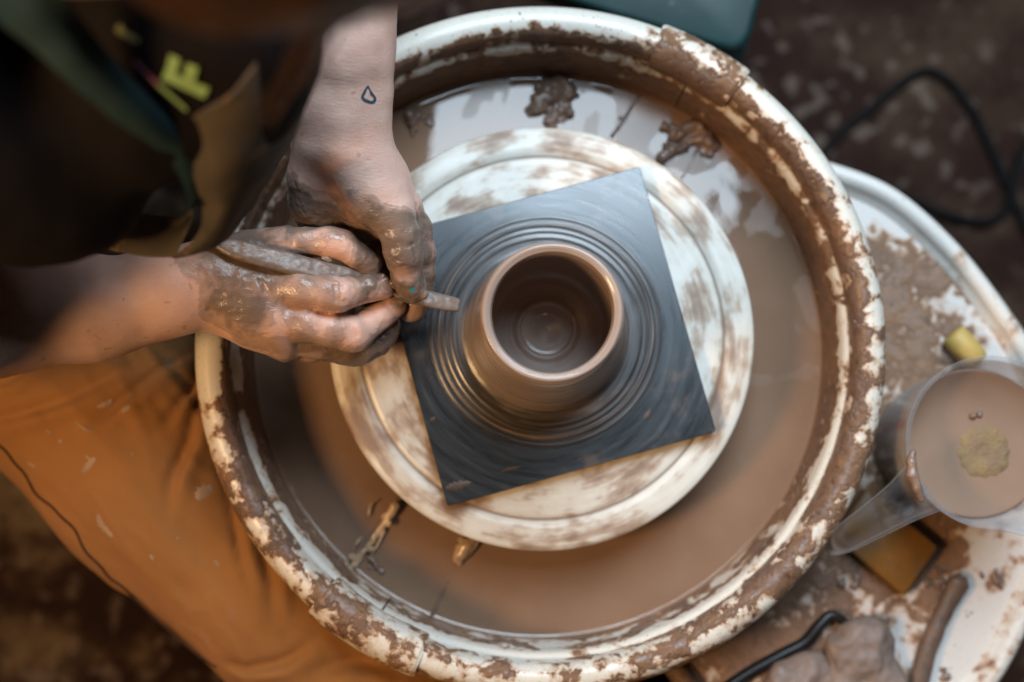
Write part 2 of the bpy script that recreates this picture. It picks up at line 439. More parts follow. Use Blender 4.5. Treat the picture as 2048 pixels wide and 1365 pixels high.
# the turning head: aluminium under dried slip wiped into arcs
R_HEAD = 0.1656
prof = [(0.001, 0.0)] + [(r, 0.0) for r in np.arange(0.01, 0.139, 0.006)] + [(0.1402, 0.0), (0.1408, -0.0009), (0.1420, -0.0009), (0.1426, 0.0), (0.150, 0.0), (0.158, -0.0002), (0.1632, -0.0008), (0.1652, -0.0024), (R_HEAD, -0.005), (R_HEAD, -0.018), (0.160, -0.021), (0.02, -0.021), (0.02, -0.03)]
V, Fc, T, R, Zz = lathe(prof, 300)
def m_head():
    m = NT('wheel_head_slip')
    at = m.n('ShaderNodeSeparateXYZ'); m.link(m.coord(), at.inputs[0])
    ang = m.math('ARCTAN2', at.outputs[1], at.outputs[0]); r = m.math('SQRT', m.math('ADD', m.math('POWER', at.outputs[0], 2.0), m.math('POWER', at.outputs[1], 2.0)))
    def polar(ka, kr, seed):
        # circle in the angle so that the arcs join up
        cx = m.math('MULTIPLY', m.math('COSINE', ang), ka); cy = m.math('MULTIPLY', m.math('SINE', ang), ka)
        v = m.n('ShaderNodeCombineXYZ'); m.link(cx, v.inputs[0]); m.link(cy, v.inputs[1]); m.link(m.math('ADD', m.math('MULTIPLY', r, kr), seed), v.inputs[2]); return v.outputs[0]
    n1 = m.noise(1.0, 3, 0.55, polar(4.0, 52, 3.0)); n2 = m.noise(1.0, 3, 0.55, polar(3.0, 260, 9.0)); n3 = m.noise(1.0, 2, 0.5, polar(1.2, 28, 20.0))
    f = m.math('ADD', m.math('MULTIPLY', n1, 0.62), m.math('ADD', m.math('MULTIPLY', n2, 0.20), m.math('MULTIPLY', n3, 0.18)))
    c = m.ramp(f, [(0.38, (0.70, 0.68, 0.62)), (0.48, (0.62, 0.58, 0.51)), (0.535, (0.44, 0.345, 0.265)), (0.60, (0.28, 0.19, 0.14)), (0.75, (0.22, 0.145, 0.105))])
    groove = m.math('MULTIPLY', m.step(r, 0.1398, 0.1408), m.math('SUBTRACT', 1.0, m.step(r, 0.1420, 0.143)))
    c = m.mix(m.math('MULTIPLY', groove, 0.7), c, (0.16, 0.10, 0.07))
    return m.set(color=c, rough=m.ramp(f, [(0.45, 0.34), (0.6, 0.5)]), normal=m.bump(m.math('ADD', f, m.math('MULTIPLY', n2, 0.4)), 0.25, 0.001))
mesh_obj('wheel_head', V, Fc, m_head(), wheel)

# ------------------------------------------------------------------ splash pan
PC = P(1083, 686, 0.02); PC = (PC.x, PC.y, 0.0)
WATER_Z = -0.058
pan = thing('splash_pan', (PC[0], PC[1], -0.096), 'round white plastic splash pan caked with brown slip around the wheel head', 'splash pan')
pan_prof = [(0.050, -0.090), (0.150, -0.090), (0.222, -0.090), (0.2285, -0.086), (0.2305, -0.078), (0.2315, -0.060), (0.2325, -0.045), (0.2335, -0.030), (0.2345, -0.015), (0.2350, -0.006), (0.2362, -0.0015), (0.2382, 0.000), (0.2398, 0.0010),
            (0.2404, 0.004), (0.2410, 0.010), (0.2420, 0.0155), (0.2442, 0.0195), (0.2475, 0.0220), (0.2520, 0.0232), (0.2565, 0.0225), (0.2605, 0.0200), (0.2640, 0.0155), (0.2660, 0.0095), (0.2668, 0.0030), (0.2662, -0.0035), (0.2645, -0.0060),
            (0.2622, -0.0050), (0.2630, 0.0020), (0.2615, 0.0100), (0.2570, 0.0160), (0.2520, 0.0180), (0.2470, 0.0160), (0.2445, 0.0100), (0.2430, 0.0000), (0.2405, -0.005), (0.2380, -0.015), (0.2360, -0.060), (0.2330, -0.088), (0.2250, -0.0945), (0.050, -0.0945)]
TH = [0, 10, 25, 40, 52, 62, 70, 80, 100, 130, 165, 185, 192, 200, 215, 228, 238, 248, 262, 280, 300, 318, 335, 350, 360]
MV = [.52, .47, .39, .31, .47, .50, .40, .20, .16, .16, .19, .19, .32, .54, .49, .47, .50, .47, .50, .51, .50, .56, .53, .56, .52]
def pan_mud(T, R, Zz, V):
    th = np.mod(T, 360); base = np.interp(th, TH, MV)
    top = np.where(R > 0.2448, base, 0)
    inn = sstep(0.2545, 0.2455, R)                       # the inner shoulder is dirtier
    top = top + inn * (0.20 + 0.12 * sstep(20, 40, th) * sstep(170, 150, th))
    band = 0.72 - 0.16 * sstep(200, 215, th) * sstep(330, 318, th)     # upright below the lip
    ledge = np.interp(th, [0, 20, 60, 110, 150, 190, 215, 300, 330, 360], [.42, .46, .47, .50, .44, .40, .30, .28, .36, .42]) + 0.12 * (fbm(V, 40, 2, 3) - .5)
    wallm = np.interp(th, [0, 30, 60, 130, 180, 215, 240, 300, 330, 360], [.74, .80, .86, .88, .90, .68, .58, .56, .64, .74])
    out = np.where(R > 0.2448, top, np.where(Zz > 0.0022, band, np.where(Zz > -0.0100, ledge, wallm)))
    return out
def pan_piece(name, a0, a1, grow=0.0, keep=None, label=None):
    pr = np.array(pan_prof)
    if grow:
        seg = pr[13:34].copy(); c = np.array([0.2535, 0.008]); d = seg - c
        seg = seg + d / np.linalg.norm(d, axis=1, keepdims=True) * grow
        pr = seg
    V, Fc, T, R, Zz = lathe(pr, int((a1 - a0) * 3.2), a0, a1, PC, closed=True)
    n = len(pr); segs = int((a1 - a0) * 3.2)
    if grow:                                              # round the two ends of the sleeve
        s = np.repeat(np.arange(segs), n); e = np.minimum(s, segs - 1 - s)
        f = np.where(e == 0, 0.45, np.where(e == 1, 0.85, 1.0))
        cx = 0.2535; Rn = cx + (R - cx) * (0.86 + 0.14 * f); Zn = 0.008 + (Zz - 0.008) * (0.8 + 0.2 * f)
        V = np.stack([Rn * np.cos(np.radians(T)) + PC[0], Rn * np.sin(np.radians(T)) + PC[1], Zn], 1)
    wob = (fbm(V, 22, 3, 8) - 0.5) * 0.0012
    V[:, 2] += wob
    mud = pan_mud(T, R, Zz, V)
    big = fbm(V, 34, 4, 41) - 0.5; runs = fbm(np.c_[T * 0.22, R * 14, Zz * 14], 1.0, 3, 43) - 0.5
    mud = mud - 0.04 + 0.55 * big + 0.28 * runs
    crust = sstep(0.46, 0.62, mud) * (0.7 + 0.9 * fbm(V, 120, 3, 44)) * 0.0011
    up = np.where(R > 0.2445, 1.0, 0.0) * (Zz > 0.004)
    V[:, 2] += crust * up; inw = crust * (R <= 0.2445) * (Zz > -0.056)
    V[:, 0] -= inw * np.cos(np.radians(T)); V[:, 1] -= inw * np.sin(np.radians(T))
    Fc = [tuple(f) for f in Fc] + [tuple(range(n))[::-1], tuple((segs - 1) * n + i for i in range(n))]
    return mesh_obj(name, V, Fc, M_pan, pan, mud=mud)
pan_piece('pan_half', 61, 239); pan_piece('pan_half', 239.3, 420.7)
pan_piece('joint_sleeve', 52.5, 69.0, 0.0044); pan_piece('joint_sleeve', 229.0, 249.0, 0.0044)
# flanges where the two halves meet: thin upright lips that just break the slip
def flange(p0, p1, h=0.006):
    a = P(*p0, WATER_Z); b = P(*p1, WATER_Z); pts = np.linspace(np.array(a), np.array(b), 14)
    pts[:, 2] = WATER_Z - 0.0008; pts += (np.array([vnoise(pts, 60, k) for k in (1, 2, 3)]).T - 0.5) * 0.003
    V, Fc = tube(pts, np.linspace(0.0022, 0.0016, 14), 8)
    return mesh_obj('seam_flange', V, Fc, M_lump, pan)
flange((1316, 135), (1222, 275)); flange((1425, 235), (1365, 360)); flange((845, 1270), (940, 1075)); flange((690, 1150), (800, 985))

# slip water in the pan
def m_slip(name, col, wav=1.0):
    m = NT(name)
    n = m.noise(14, 4, 0.5); n2 = m.noise(120, 4)
    c = m.ramp(n, [(0.3, tuple(x * 0.9 for x in col)), (0.7, tuple(x * 1.1 for x in col))])
    foam = m.noise(420, 2); c = m.mix(m.math('MULTIPLY', m.step(foam, 0.70, 0.76), 0.35), c, (0.4, 0.33, 0.28))
    b = m.bump(m.noise(9, 3, 0.5), 0.10 * wav, 0.004); b = m.bump(m.noise(45, 2, 0.4), 0.05 * wav, 0.0012, b)
    pud = m.step(m.noise(21, 2, 0.45, dist=0.8), 0.42, 0.45)
    r = m.math('ADD', 0.03, m.math('MULTIPLY', m.math('SUBTRACT', 1.0, pud), 0.22 if wav == 1.0 else 0.0))
    return m.set(color=c, rough=r, normal=b, spec=0.42)
M_slip = m_slip('slip_water', (0.225, 0.140, 0.092))
rr = np.r_[0.02, np.linspace(0.05, 0.228, 60), 0.2302, 0.2312, 0.2318]
zz = np.r_[np.full(61, 0.0), 0.0004, 0.0012, 0.0026]
V, Fc, T, R, Zz = lathe(np.c_[rr, zz], 220, 0, 360, (PC[0], PC[1], WATER_Z))
V[:, 2] += (fbm(V, 30, 3, 4) - 0.5) * 0.0006
wat = mesh_obj('water', V, Fc, M_slip); wat['kind'] = 'structure'

# lumps of clay lying in the slip
def lump(px, py, z, size, n, seed, label, r=(0.45, 0.85), k=0.0012, mat=None, name='clay_lump', group='clay scraps floating in the pan', vox=0.0014):
    c = P(px, py, z); f = blob_field((c.x, c.y, c.z), size, n, seed, vox, r=r, k=k)
    V, Fc = f.mesh(); N = vnormals(V, Fc)
    V = V + N * ((.35 - np.abs(fbm(V, 55, 3, seed) - 0.5) * 4) * 0.0042 + (fbm(V, 240, 2, seed + 5) - .5) * .002)[:, None]
    o = mesh_obj(name, V, Fc, mat or M_lump)
    return tag(o, label, 'clay', group)
lump(845, 243, WATER_Z + .001, (.012, .014, .006), 9, 11, 'small dark clay lump in the slip next to the tattooed wrist')
lump(1108, 205, WATER_Z + .001, (.020, .026, .008), 26, 12, 'large crumpled clay scrap in the slip behind the wheel head')
lump(1372, 285, WATER_Z + .001, (.024, .018, .008), 24, 13, 'clay scrap in the slip beside the thin seam below the joint sleeve')
lump(1245, 250, WATER_Z + .000, (.006, .008, .002), 5, 14, 'tiny wet clay crumb against the edge of the wheel head')
def strings(name, pts_px, z, radii, seed, label, extra):
    f = Field(0.0011); rnd = random.Random(seed)
    pts = [np.array(P(x, y, z + dz)) for x, y, dz in pts_px]
    f.group([(pts[i], pts[i + 1], radii[i], radii[i + 1]) for i in range(len(pts) - 1)], 0.002, 0.002)
    for line, r in extra:
        q = spline([tuple(P(x, y, z + dz)) for x, y, dz in line], 10)
        f.group([(q[i], q[i + 1], r, r * 0.9) for i in range(9)], 0.001, 0.001)
    for i in range(14):
        c = pts[rnd.randrange(len(pts))] + np.array([rnd.uniform(-.006, .006), rnd.uniform(-.006, .006), rnd.uniform(-.001, .002)])
        f.group([(c, c + 0.002, rnd.uniform(.001, .0026), .001)], 0.001, 0.0015)
    V, Fc = f.mesh(); N = vnormals(V, Fc); V = V + N * ((fbm(V, 260, 2, seed) - 0.5) * 0.0012)[:, None]
    return tag(mesh_obj(name, V, Fc, M_scrap), label, 'clay', 'clay scraps floating in the pan')
M_scrap = wetclay('slip_strings', (0.42, 0.29, 0.18), 90, 0.15, 0.4, 0.0008)
strings('clay_string', [(790, 1012, .008), (775, 1040, .006), (760, 1060, .004), (738, 1090, .003), (715, 1120, .002), (700, 1140, .002)], WATER_Z, [.0042, .003, .0024, .0022, .003, .002], 3,
        'curly string of wet clay trailing from under the wheel head', [([(757, 1000, .003), (742, 1010, .005), (737, 1035, .003)], .0009), ([(770, 1060, .004), (755, 1090, .004), (738, 1120, .002)], .0011), ([(722, 1075, .003), (712, 1090, .004), (705, 1105, .001)], .0009)])
strings('clay_string', [(945, 1080, .006), (932, 1092, .006), (924, 1108, .005), (918, 1130, .003)], WATER_Z, [.003, .005, .0045, .0015], 4,
        'short clump of wet clay stuck on the seam line under the wheel head', [([(958, 1080, .004), (945, 1100, .005), (930, 1118, .002)], .0012)])
lump(745, 1120, WATER_Z, (.009, .010, .003), 6, 15, 'rounded clay lump in the slip near the lower joint sleeve')

# ------------------------------------------------------------------ bat and pot
ANG = rad(15.5); HB = 0.1066; BAT_Z = 0.0125
bat_c = P(1089, 670, BAT_Z)
def rot2(x, y): return (bat_c.x + x * math.cos(ANG) - y * math.sin(ANG), bat_c.y + x * math.sin(ANG) + y * math.cos(ANG))
corner = []
for cx, cy, a0 in ((HB, HB, 0), (-HB, HB, 90), (-HB, -HB, 180), (HB, -HB, 270)):
    r = 0.0025
    for k in range(5):
        a = rad(a0 + 22.5 * k); corner.append(rot2(cx - math.copysign(r, cx) + r * math.cos(a), cy - math.copysign(r, cy) + r * math.sin(a)))
V, Fc = prism(corner, 0.0003, BAT_Z, 0.0007)
def m_bat():
    m = NT('wet_black_bat')
    sx = m.n('ShaderNodeSeparateXYZ'); m.link(m.coord(), sx.inputs[0])
    dx = m.math('SUBTRACT', sx.outputs[0], bat_c.x); dy = m.math('SUBTRACT', sx.outputs[1], bat_c.y)
    r = m.math('SQRT', m.math('ADD', m.math('POWER', dx, 2.0), m.math('POWER', dy, 2.0))); ang = m.math('ARCTAN2', dy, dx)
    v = m.n('ShaderNodeCombineXYZ'); m.link(m.math('MULTIPLY', m.math('COSINE', ang), 2.2), v.inputs[0]); m.link(m.math('MULTIPLY', m.math('SINE', ang), 2.2), v.inputs[1]); m.link(m.math('MULTIPLY', r, 190), v.inputs[2])
    n = m.noise(1.0, 4, 0.6, v.outputs[0])
    n2 = m.noise(26, 6, 0.6)
    c = m.ramp(n, [(0.3, (0.010, 0.011, 0.013)), (0.62, (0.018, 0.018, 0.020)), (0.8, (0.050, 0.041, 0.036))])
    c = m.mix(m.math('MULTIPLY', m.step(n2, 0.56, 0.72), 0.6), c, (0.13, 0.09, 0.068))
    return m.set(color=c, rough=m.ramp(n, [(0.3, 0.24), (0.7, 0.36)]), normal=m.bump(n, 0.16, 0.0008), spec=0.9, coat=0.45, coat_rough=0.14, **{'Coat Tint': (0.75, 0.9, 1.0)})
bat = mesh_obj('bat', V, Fc, m_bat(), None, flat=True)
tag(bat, 'thin square black bat clamped crosswise on the muddy wheel head', 'bat')

pb = P(1092, 662, BAT_Z)
def m_pot():
    m = NT('thrown_clay')
    sx = m.n('ShaderNodeSeparateXYZ'); m.link(m.coord(), sx.inputs[0])
    dx = m.math('SUBTRACT', sx.outputs[0], pb.x); dy = m.math('SUBTRACT', sx.outputs[1], pb.y)
    r = m.math('SQRT', m.math('ADD', m.math('POWER', dx, 2.0), m.math('POWER', dy, 2.0))); ang = m.math('ARCTAN2', dy, dx)
    def rings(ka, kr, s):
        v = m.n('ShaderNodeCombineXYZ'); m.link(m.math('MULTIPLY', m.math('COSINE', ang), ka), v.inputs[0]); m.link(m.math('MULTIPLY', m.math('SINE', ang), ka), v.inputs[1])
        m.link(m.math('ADD', m.math('MULTIPLY', m.math('ADD', r, m.math('MULTIPLY', sx.outputs[2], 0.83)), kr), s), v.inputs[2]); return v.outputs[0]
    n1 = m.noise(1, 3, 0.6, rings(0.35, 420, 0)); n2 = m.noise(1, 3, 0.6, rings(0.9, 1400, 4))
    n = m.math('ADD', m.math('MULTIPLY', n1, 0.6), m.math('MULTIPLY', n2, 0.4))
    c = m.ramp(n, [(0.3, (0.28, 0.20, 0.16)), (0.55, (0.37, 0.275, 0.225)), (0.75, (0.46, 0.35, 0.29))])
    return m.set(color=c, rough=m.ramp(n2, [(0.3, 0.26), (0.7, 0.46)]), normal=m.bump(n, 0.75, 0.0011), spec=0.5, coat=0.4, coat_rough=0.10)
zb = BAT_Z - 0.0003
outer = spline([(0.0622, zb), (0.0616, 0.016), (0.0596, 0.030), (0.0566, 0.055), (0.0534, 0.085), (0.0502, 0.112), (0.0475, 0.130), (0.0474, 0.137), (0.0480, 0.1425), (0.0474, 0.1458), (0.0452, 0.1472), (0.0425, 0.1462), (0.0408, 0.1430)], 90)
innr = spline([(0.0408, 0.1430), (0.0408, 0.134), (0.0425, 0.120), (0.0455, 0.100), (0.0475, 0.075), (0.0482, 0.048), (0.0470, 0.030), (0.0425, 0.0205), (0.034, 0.0188), (0.0265, 0.0190), (0.0225, 0.0205), (0.0205, 0.0206), (0.0185, 0.0193), (0.012, 0.0190), (0.008, 0.0200), (0.003, 0.0216), (0.0004, 0.0222)], 110)[1:]
prof = np.concatenate([[[0.0004, zb]], outer, innr])
zc = prof[:, 1]; prof[:, 0] += np.where(zc > 0.02, (0.0004 * np.sin(zc * 900) + 0.00022 * np.sin(zc * 2100 + 1)) * sstep(0.02, 0.04, zc), 0)
V, Fc, T, R, Zz = lathe(prof, 220, 0, 360, (pb.x, pb.y, 0))
a = np.radians(T); sp = 0.0006 * np.sin(a + 1) * sstep(0.02, 0.14, Zz)
V[:, 0] += sp; V[:, 2] += 0.0004 * np.sin(2 * a) * sstep(0.12, 0.14, Zz)
pot = mesh_obj('clay_pot', V, Fc, m_pot())
tag(pot, 'freshly thrown brown clay pot with rounded rim on the black bat', 'pot')
# slip smeared in rings on the bat round the foot of the pot
def m_ring():
    m = NT('slip_rings')
    sx = m.n('ShaderNodeSeparateXYZ'); m.link(m.coord(), sx.inputs[0])
    dx = m.math('SUBTRACT', sx.outputs[0], pb.x); dy = m.math('SUBTRACT', sx.outputs[1], pb.y)
    r = m.math('SQRT', m.math('ADD', m.math('POWER', dx, 2.0), m.math('POWER', dy, 2.0))); ang = m.math('ARCTAN2', dy, dx)
    v = m.n('ShaderNodeCombineXYZ'); m.link(m.math('MULTIPLY', m.math('COSINE', ang), 1.3), v.inputs[0]); m.link(m.math('MULTIPLY', m.math('SINE', ang), 1.3), v.inputs[1]); m.link(m.math('MULTIPLY', r, 520), v.inputs[2])
    n = m.noise(1, 4, 0.6, v.outputs[0])
    c = m.ramp(m.math('ADD', n, m.attr('mud')), [(0.38, (0.020, 0.018, 0.018)), (0.60, (0.060, 0.052, 0.050)), (0.8, (0.19, 0.15, 0.13)), (1.0, (0.34, 0.27, 0.23))])
    return m.set(color=c, rough=0.30, normal=m.bump(n, 0.22, 0.001), spec=0.7, coat=0.35, coat_rough=0.2)
rs = np.linspace(0.0612, 0.0900, 96)
hz = 0.0005 + 0.0022 * np.exp(-((rs - 0.0615) / 0.002) ** 2) + 0.0020 * np.exp(-((rs - 0.0822) / 0.0011) ** 2) + 0.0009 * np.exp(-((rs - 0.0775) / 0.0009) ** 2) + 0.0010 * np.exp(-((rs - 0.0725) / 0.0012) ** 2) + 0.0007 * np.exp(-((rs - 0.0878) / 0.0006) ** 2)
prof = np.r_[np.c_[rs, BAT_Z + hz], [[0.0902, BAT_Z - 0.0002], [0.0612, BAT_Z - 0.0002]]]
V, Fc, T, R, Zz = lathe(prof, 260, 0, 360, (pb.x, pb.y, 0), closed=True)
a = np.radians(T); q = np.c_[np.cos(a) * 2.2, np.sin(a) * 2.2, R * 60]
amp = 0.35 + 1.1 * fbm(q, 1.0, 3, 2)
V[:, 2] = np.where(Zz > BAT_Z, BAT_Z + (Zz - BAT_Z) * amp * 0.5, Zz)
mudr = 0.10 * np.interp(R, [0.0615, 0.068, 0.076, 0.0805, 0.0822, 0.084, 0.0868, 0.0878, 0.0885, 0.09], [1.6, 0.4, -0.2, 0.0, 2.6, -0.8, -1.4, 0.4, -1.6, -2]) + 0.25 * (fbm(q, 1.0, 3, 7) - 0.5)
ring = mesh_obj('slip_skirt', V, Fc, m_ring(), pot, mud=mudr)

# ------------------------------------------------------------------ measuring jug on the table
def m_plastic(body=0.07, edge=0.55):
    m = NT('clear_plastic')
    tr = m.n('ShaderNodeBsdfTransparent'); tr.inputs[0].default_value = (0.93, 0.93, 0.94, 1)
    fr = m.n('ShaderNodeLayerWeight'); fr.inputs['Blend'].default_value = 0.32
    n = m.noise(50, 5); sc = m.step(m.noise(20, 6, 0.6), 0.5, 0.75)
    m.set(color=m.mix(sc, (0.62, 0.62, 0.63), (0.42, 0.34, 0.29)), rough=0.2, spec=0.6, normal=m.bump(n, 0.1, 0.0005))
    fac = m.math('ADD', m.math('MULTIPLY', fr.outputs['Facing'], edge), m.math('ADD', m.math('MULTIPLY', sc, 0.10), body), clamp=True)
    mx = m.n('ShaderNodeMixShader'); m.link(fac, mx.inputs[0]); m.link(tr.outputs[0], mx.inputs[1]); m.link(m.b.outputs[0], mx.inputs[2]); m.link(mx.outputs[0], m.out.inputs[0])
    return m.m
M_pl = m_plastic()
JZ = TABLE_Z + 0.001; JH = 0.135; JT = JZ + JH
jt = P(1985, 885, JT)                                     # middle of the open top
jb = P(1990, 883, JT); jb = (jt.x, jt.y)
jug = thing('measuring_jug', (jb[0], jb[1], JZ), 'clear plastic measuring jug with long handle standing on the wheel table', 'jug')
RT, RB = 0.0625, 0.0535
po = [(0.0005, 0.0), (RB - 0.003, 0.0), (RB, 0.003)] + [(RB + (RT - RB) * t, 0.003 + (JH - 0.006) * t) for t in np.linspace(0.05, 1, 16)] + [(RT + 0.0022, JH - 0.0015), (RT + 0.0024, JH), (RT + 0.0010, JH + 0.0008), (RT - 0.0012, JH)]
pi_ = [(RB - 0.0016 + (RT - RB) * t, 0.003 + (JH - 0.006) * t) for t in np.linspace(0.98, 0.03, 12)] + [(RB - 0.005, 0.0025), (0.0005, 0.0025)]
V, Fc, T, R, Zz = lathe(po + pi_, 120, 0, 360, (jb[0], jb[1], JZ))
a = np.radians(T); spout = np.exp(-((np.mod(T - 300 + 180, 360) - 180) / 16) ** 2) * sstep(0.085, JH, Zz) * 0.016
V[:, 0] += spout * np.cos(a); V[:, 1] += spout * np.sin(a)
mesh_obj('body', V, Fc, M_pl, jug)
# handle: a wide strap leaving the rim towards the splash pan and turning down
hd = np.array(P(1672, 1094, JT - 0.006)) - np.array((jb[0], jb[1], JT)); ha = math.atan2(hd[1], hd[0]); hl = math.hypot(hd[0], hd[1])
e1 = np.array([math.cos(ha), math.sin(ha), 0]); e2 = np.array([-math.sin(ha), math.cos(ha), 0]); o3 = np.array([jb[0], jb[1], JZ])
cl = spline([(RT - 0.004, JH - 0.006), (RT + 0.020, JH - 0.004), (hl - 0.022, JH - 0.010), (hl - 0.006, JH - 0.016), (hl, JH - 0.034), (hl - 0.006, JH - 0.07), (hl - 0.012, JH - 0.095)], 40)
wid = np.interp(np.arange(40), [0, 6, 12, 20, 30, 39], [0.022, 0.0165, 0.0125, 0.0095, 0.0065, 0.005])
sec = [(-1, -0.006), (-1, 0.002), (-0.92, 0.003), (-0.82, 0.001), (-0.75, -0.0015), (0.75, -0.0015), (0.82, 0.001), (0.92, 0.003), (1, 0.002), (1, -0.006), (0.93, -0.006), (0.88, -0.003), (-0.88, -0.003), (-0.93, -0.006)]
V = []
for k in range(40):
    t = cl[min(k + 1, 39)] - cl[max(k - 1, 0)]; t /= np.linalg.norm(t); nn = np.array([-t[1], t[0]])
    if nn[1] < 0 and k < 20: nn = -nn
    for u, h in sec:
        q = cl[k] + nn * h; V.append(o3 + e1 * q[0] + e2 * u * wid[k] + np.array([0, 0, q[1]]))
m_ = len(sec)
Fc = [(k * m_ + i, k * m_ + (i + 1) % m_, (k + 1) * m_ + (i + 1) % m_, (k + 1) * m_ + i) for k in range(39) for i in range(m_)] + [tuple(range(m_)), tuple(39 * m_ + i for i in range(m_))[::-1]]
mesh_obj('handle', V, Fc, m_plastic(0.0, 0.42), jug)
M_red = plain('red_print', (0.35, 0.05, 0.04), 0.5)
def marks(ang0, zs, widths):
    V = []; Fc = []
    for z, wd in zip(zs, widths):
        t = (z - 0.003) / (JH - 0.006); r = RB + (RT - RB) * t + 0.0004
        for j in range(5):
            a = rad(ang0) + (j / 4 - 0.5) * wd / r
            for dz in (-0.0006, 0.0006):
                V.append((jb[0] + r * math.cos(a), jb[1] + r * math.sin(a), JZ + z + dz))
        b = len(V) - 10
        Fc += [(b + 2 * j, b + 2 * j + 2, b + 2 * j + 3, b + 2 * j + 1) for j in range(4)]
    mesh_obj('measure_mark', V, Fc, M_red, jug)
for k, z in enumerate(np.linspace(0.03, 0.115, 14)):
    marks(166, [z], [0.012 if k % 3 == 0 else 0.007])
for k, z in enumerate(np.linspace(0.04, 0.115, 10)):
    marks(285, [z], [0.012 if k % 3 == 0 else 0.007])
# slip in the jug
SL = 0.094
V, Fc, T, R, Zz = lathe([(0.0005, 0.004), (RB - 0.0055, 0.004), (RB - 0.002, 0.006), (RB + (RT - RB) * 0.68 - 0.0019, SL - 0.0005), (RB + (RT - RB) * 0.68 - 0.004, SL - 0.0012), (0.03, SL - 0.0015), (0.0005, SL - 0.0015)], 96, 0, 360, (jb[0], jb[1], JZ))
js = mesh_obj('jug_slip', V, Fc, m_slip('thin_slip', (0.29, 0.195, 0.14), 0.4)); tag(js, 'milky brown slip water filling the clear jug', 'slip')
# sponge floating in it
def m_sponge():
    m = NT('yellow_sponge'); v = m.n('ShaderNodeTexVoronoi'); v.inputs['Scale'].default_value = 420; m.link(m.coord(), v.inputs['Vector'])
    n = m.noise(60, 5); c = m.ramp(n, [(0.35, (0.205, 0.14, 0.085)), (0.65, (0.27, 0.185, 0.085))])
    return m.set(color=c, rough=0.8, normal=m.bump(v.outputs[0], 0.6, 0.001))
M_sponge = m_sponge()
sc = P(1968, 905, JZ + SL)
f = Field(0.0016)
f.group([((sc.x + dx * .016, sc.y + dy * .016, sc.z - .0095), (sc.x + dx * .010, sc.y + dy * .010, sc.z - 0.0095), 0.0095, 0.0095) for dx, dy in [(math.cos(t), math.sin(t)) for t in np.linspace(0, 6.28, 13)[:-1]] + [(0, 0)]], 0.002, 0.003)
V, Fc = f.mesh(); N = vnormals(V, Fc); V = V + N * ((fbm(V, 120, 3, 2) - 0.5) * 0.0022)[:, None]
tag(mesh_obj('sponge', V, Fc, M_sponge), 'round yellow sponge soaking just under the slip in the jug', 'sponge')
f = Field(0.0011); bc = P(1945, 832, JZ + SL); f.group([((bc.x, bc.y, bc.z - .0015), (bc.x + .001, bc.y, bc.z), .003, .0025), ((bc.x + .006, bc.y + .002, bc.z - .0015), (bc.x + .006, bc.y, bc.z - .001), .002, .002)], .001, .001)
V, Fc = f.mesh(); tag(mesh_obj('clay_crumb', V, Fc, M_clay), 'grey clay crumb floating on the slip in the jug', 'clay')
# drip of slip running over the rim of the jug
f = Field(0.0011)
dl = [(1826, 905, .001), (1822, 925, .002), (1824, 950, .0025), (1834, 975, .002), (1843, 1000, .001)]
pts = [np.array(P(x, y, JT + dz)) for x, y, dz in dl]
f.group([(pts[i], pts[i + 1], [.0018, .0034, .0044, .0038, .002][i], [.0034, .0044, .0038, .002, .0015][min(i, 4)]) for i in range(4)], .002, .002)
V, Fc = f.mesh(); N = vnormals(V, Fc); V = V + N * ((fbm(V, 200, 3, 9) - 0.5) * 0.0022)[:, None]
mesh_obj('slip_drip', V, Fc, M_clay, jug)

# ------------------------------------------------------------------ odds and ends on the table
def m_wood(name, col, scale=1.0):
    m = NT(name); n = m.noise(30, 6, 0.6); n2 = m.noise(9, 3)
    c = m.ramp(n, [(0.3, tuple(x * 0.7 for x in col)), (0.7, tuple(min(1, x * 1.2) for x in col))])
    c = m.mix(m.math('MULTIPLY', m.step(m.math('ADD', m.math('MULTIPLY', n2, .5), m.math('MULTIPLY', m.noise(55, 5), .5)), 0.48, 0.60), 0.7), c, (0.15, 0.09, 0.06))
    return m.set(color=c, rough=0.5, normal=m.bump(n, 0.3, 0.001))
M_och = m_wood('ochre_block', (0.25, 0.112, 0.020))
M_cork = m_wood('yellow_cork', (0.52, 0.36, 0.10))
# cork / tool handle lying beyond the jug
a = np.array(P(1903, 668, TABLE_Z + .012)); b = np.array(P(1955, 725, TABLE_Z + .012)); d = (b - a) / np.linalg.norm(b - a)
pts = [a, a + d * .0015, a + d * .004, a + d * .02, b - d * .003, b]; V, Fc = tube(pts, [.008, .0105, .0115, .0118, .0112, .0095], 24)
tag(mesh_obj('cork', V, Fc, M_cork), 'stubby yellow cork lying on the table beyond the jug', 'cork')
# ochre square sponge
def block(name, px, z0, z1, mat, label, cat, bev=0.004, group=None):
    o = [tuple(P(x, y, z1))[:2] for x, y in px]; out = []
    n = len(o)
    for i in range(n):
        p0, p1, p2 = np.array(o[i - 1]), np.array(o[i]), np.array(o[(i + 1) % n]); d0 = p0 - p1; d2 = p2 - p1
        r = min(0.004, 0.2 * np.linalg.norm(d0), 0.2 * np.linalg.norm(d2)); A = p1 + d0 / np.linalg.norm(d0) * r; B = p1 + d2 / np.linalg.norm(d2) * r
        for t in (0, .25, .5, .75, 1): out.append((1 - t) ** 2 * A + 2 * t * (1 - t) * p1 + t * t * B)
    out = np.array(out)
    ar = 0.5 * np.sum(out[:, 0] * np.roll(out[:, 1], -1) - np.roll(out[:, 0], -1) * out[:, 1])
    if ar < 0: out = out[::-1]
    V, Fc = prism(out, z0, z1, bev); return tag(mesh_obj(name, V, Fc, mat), label, cat, group)
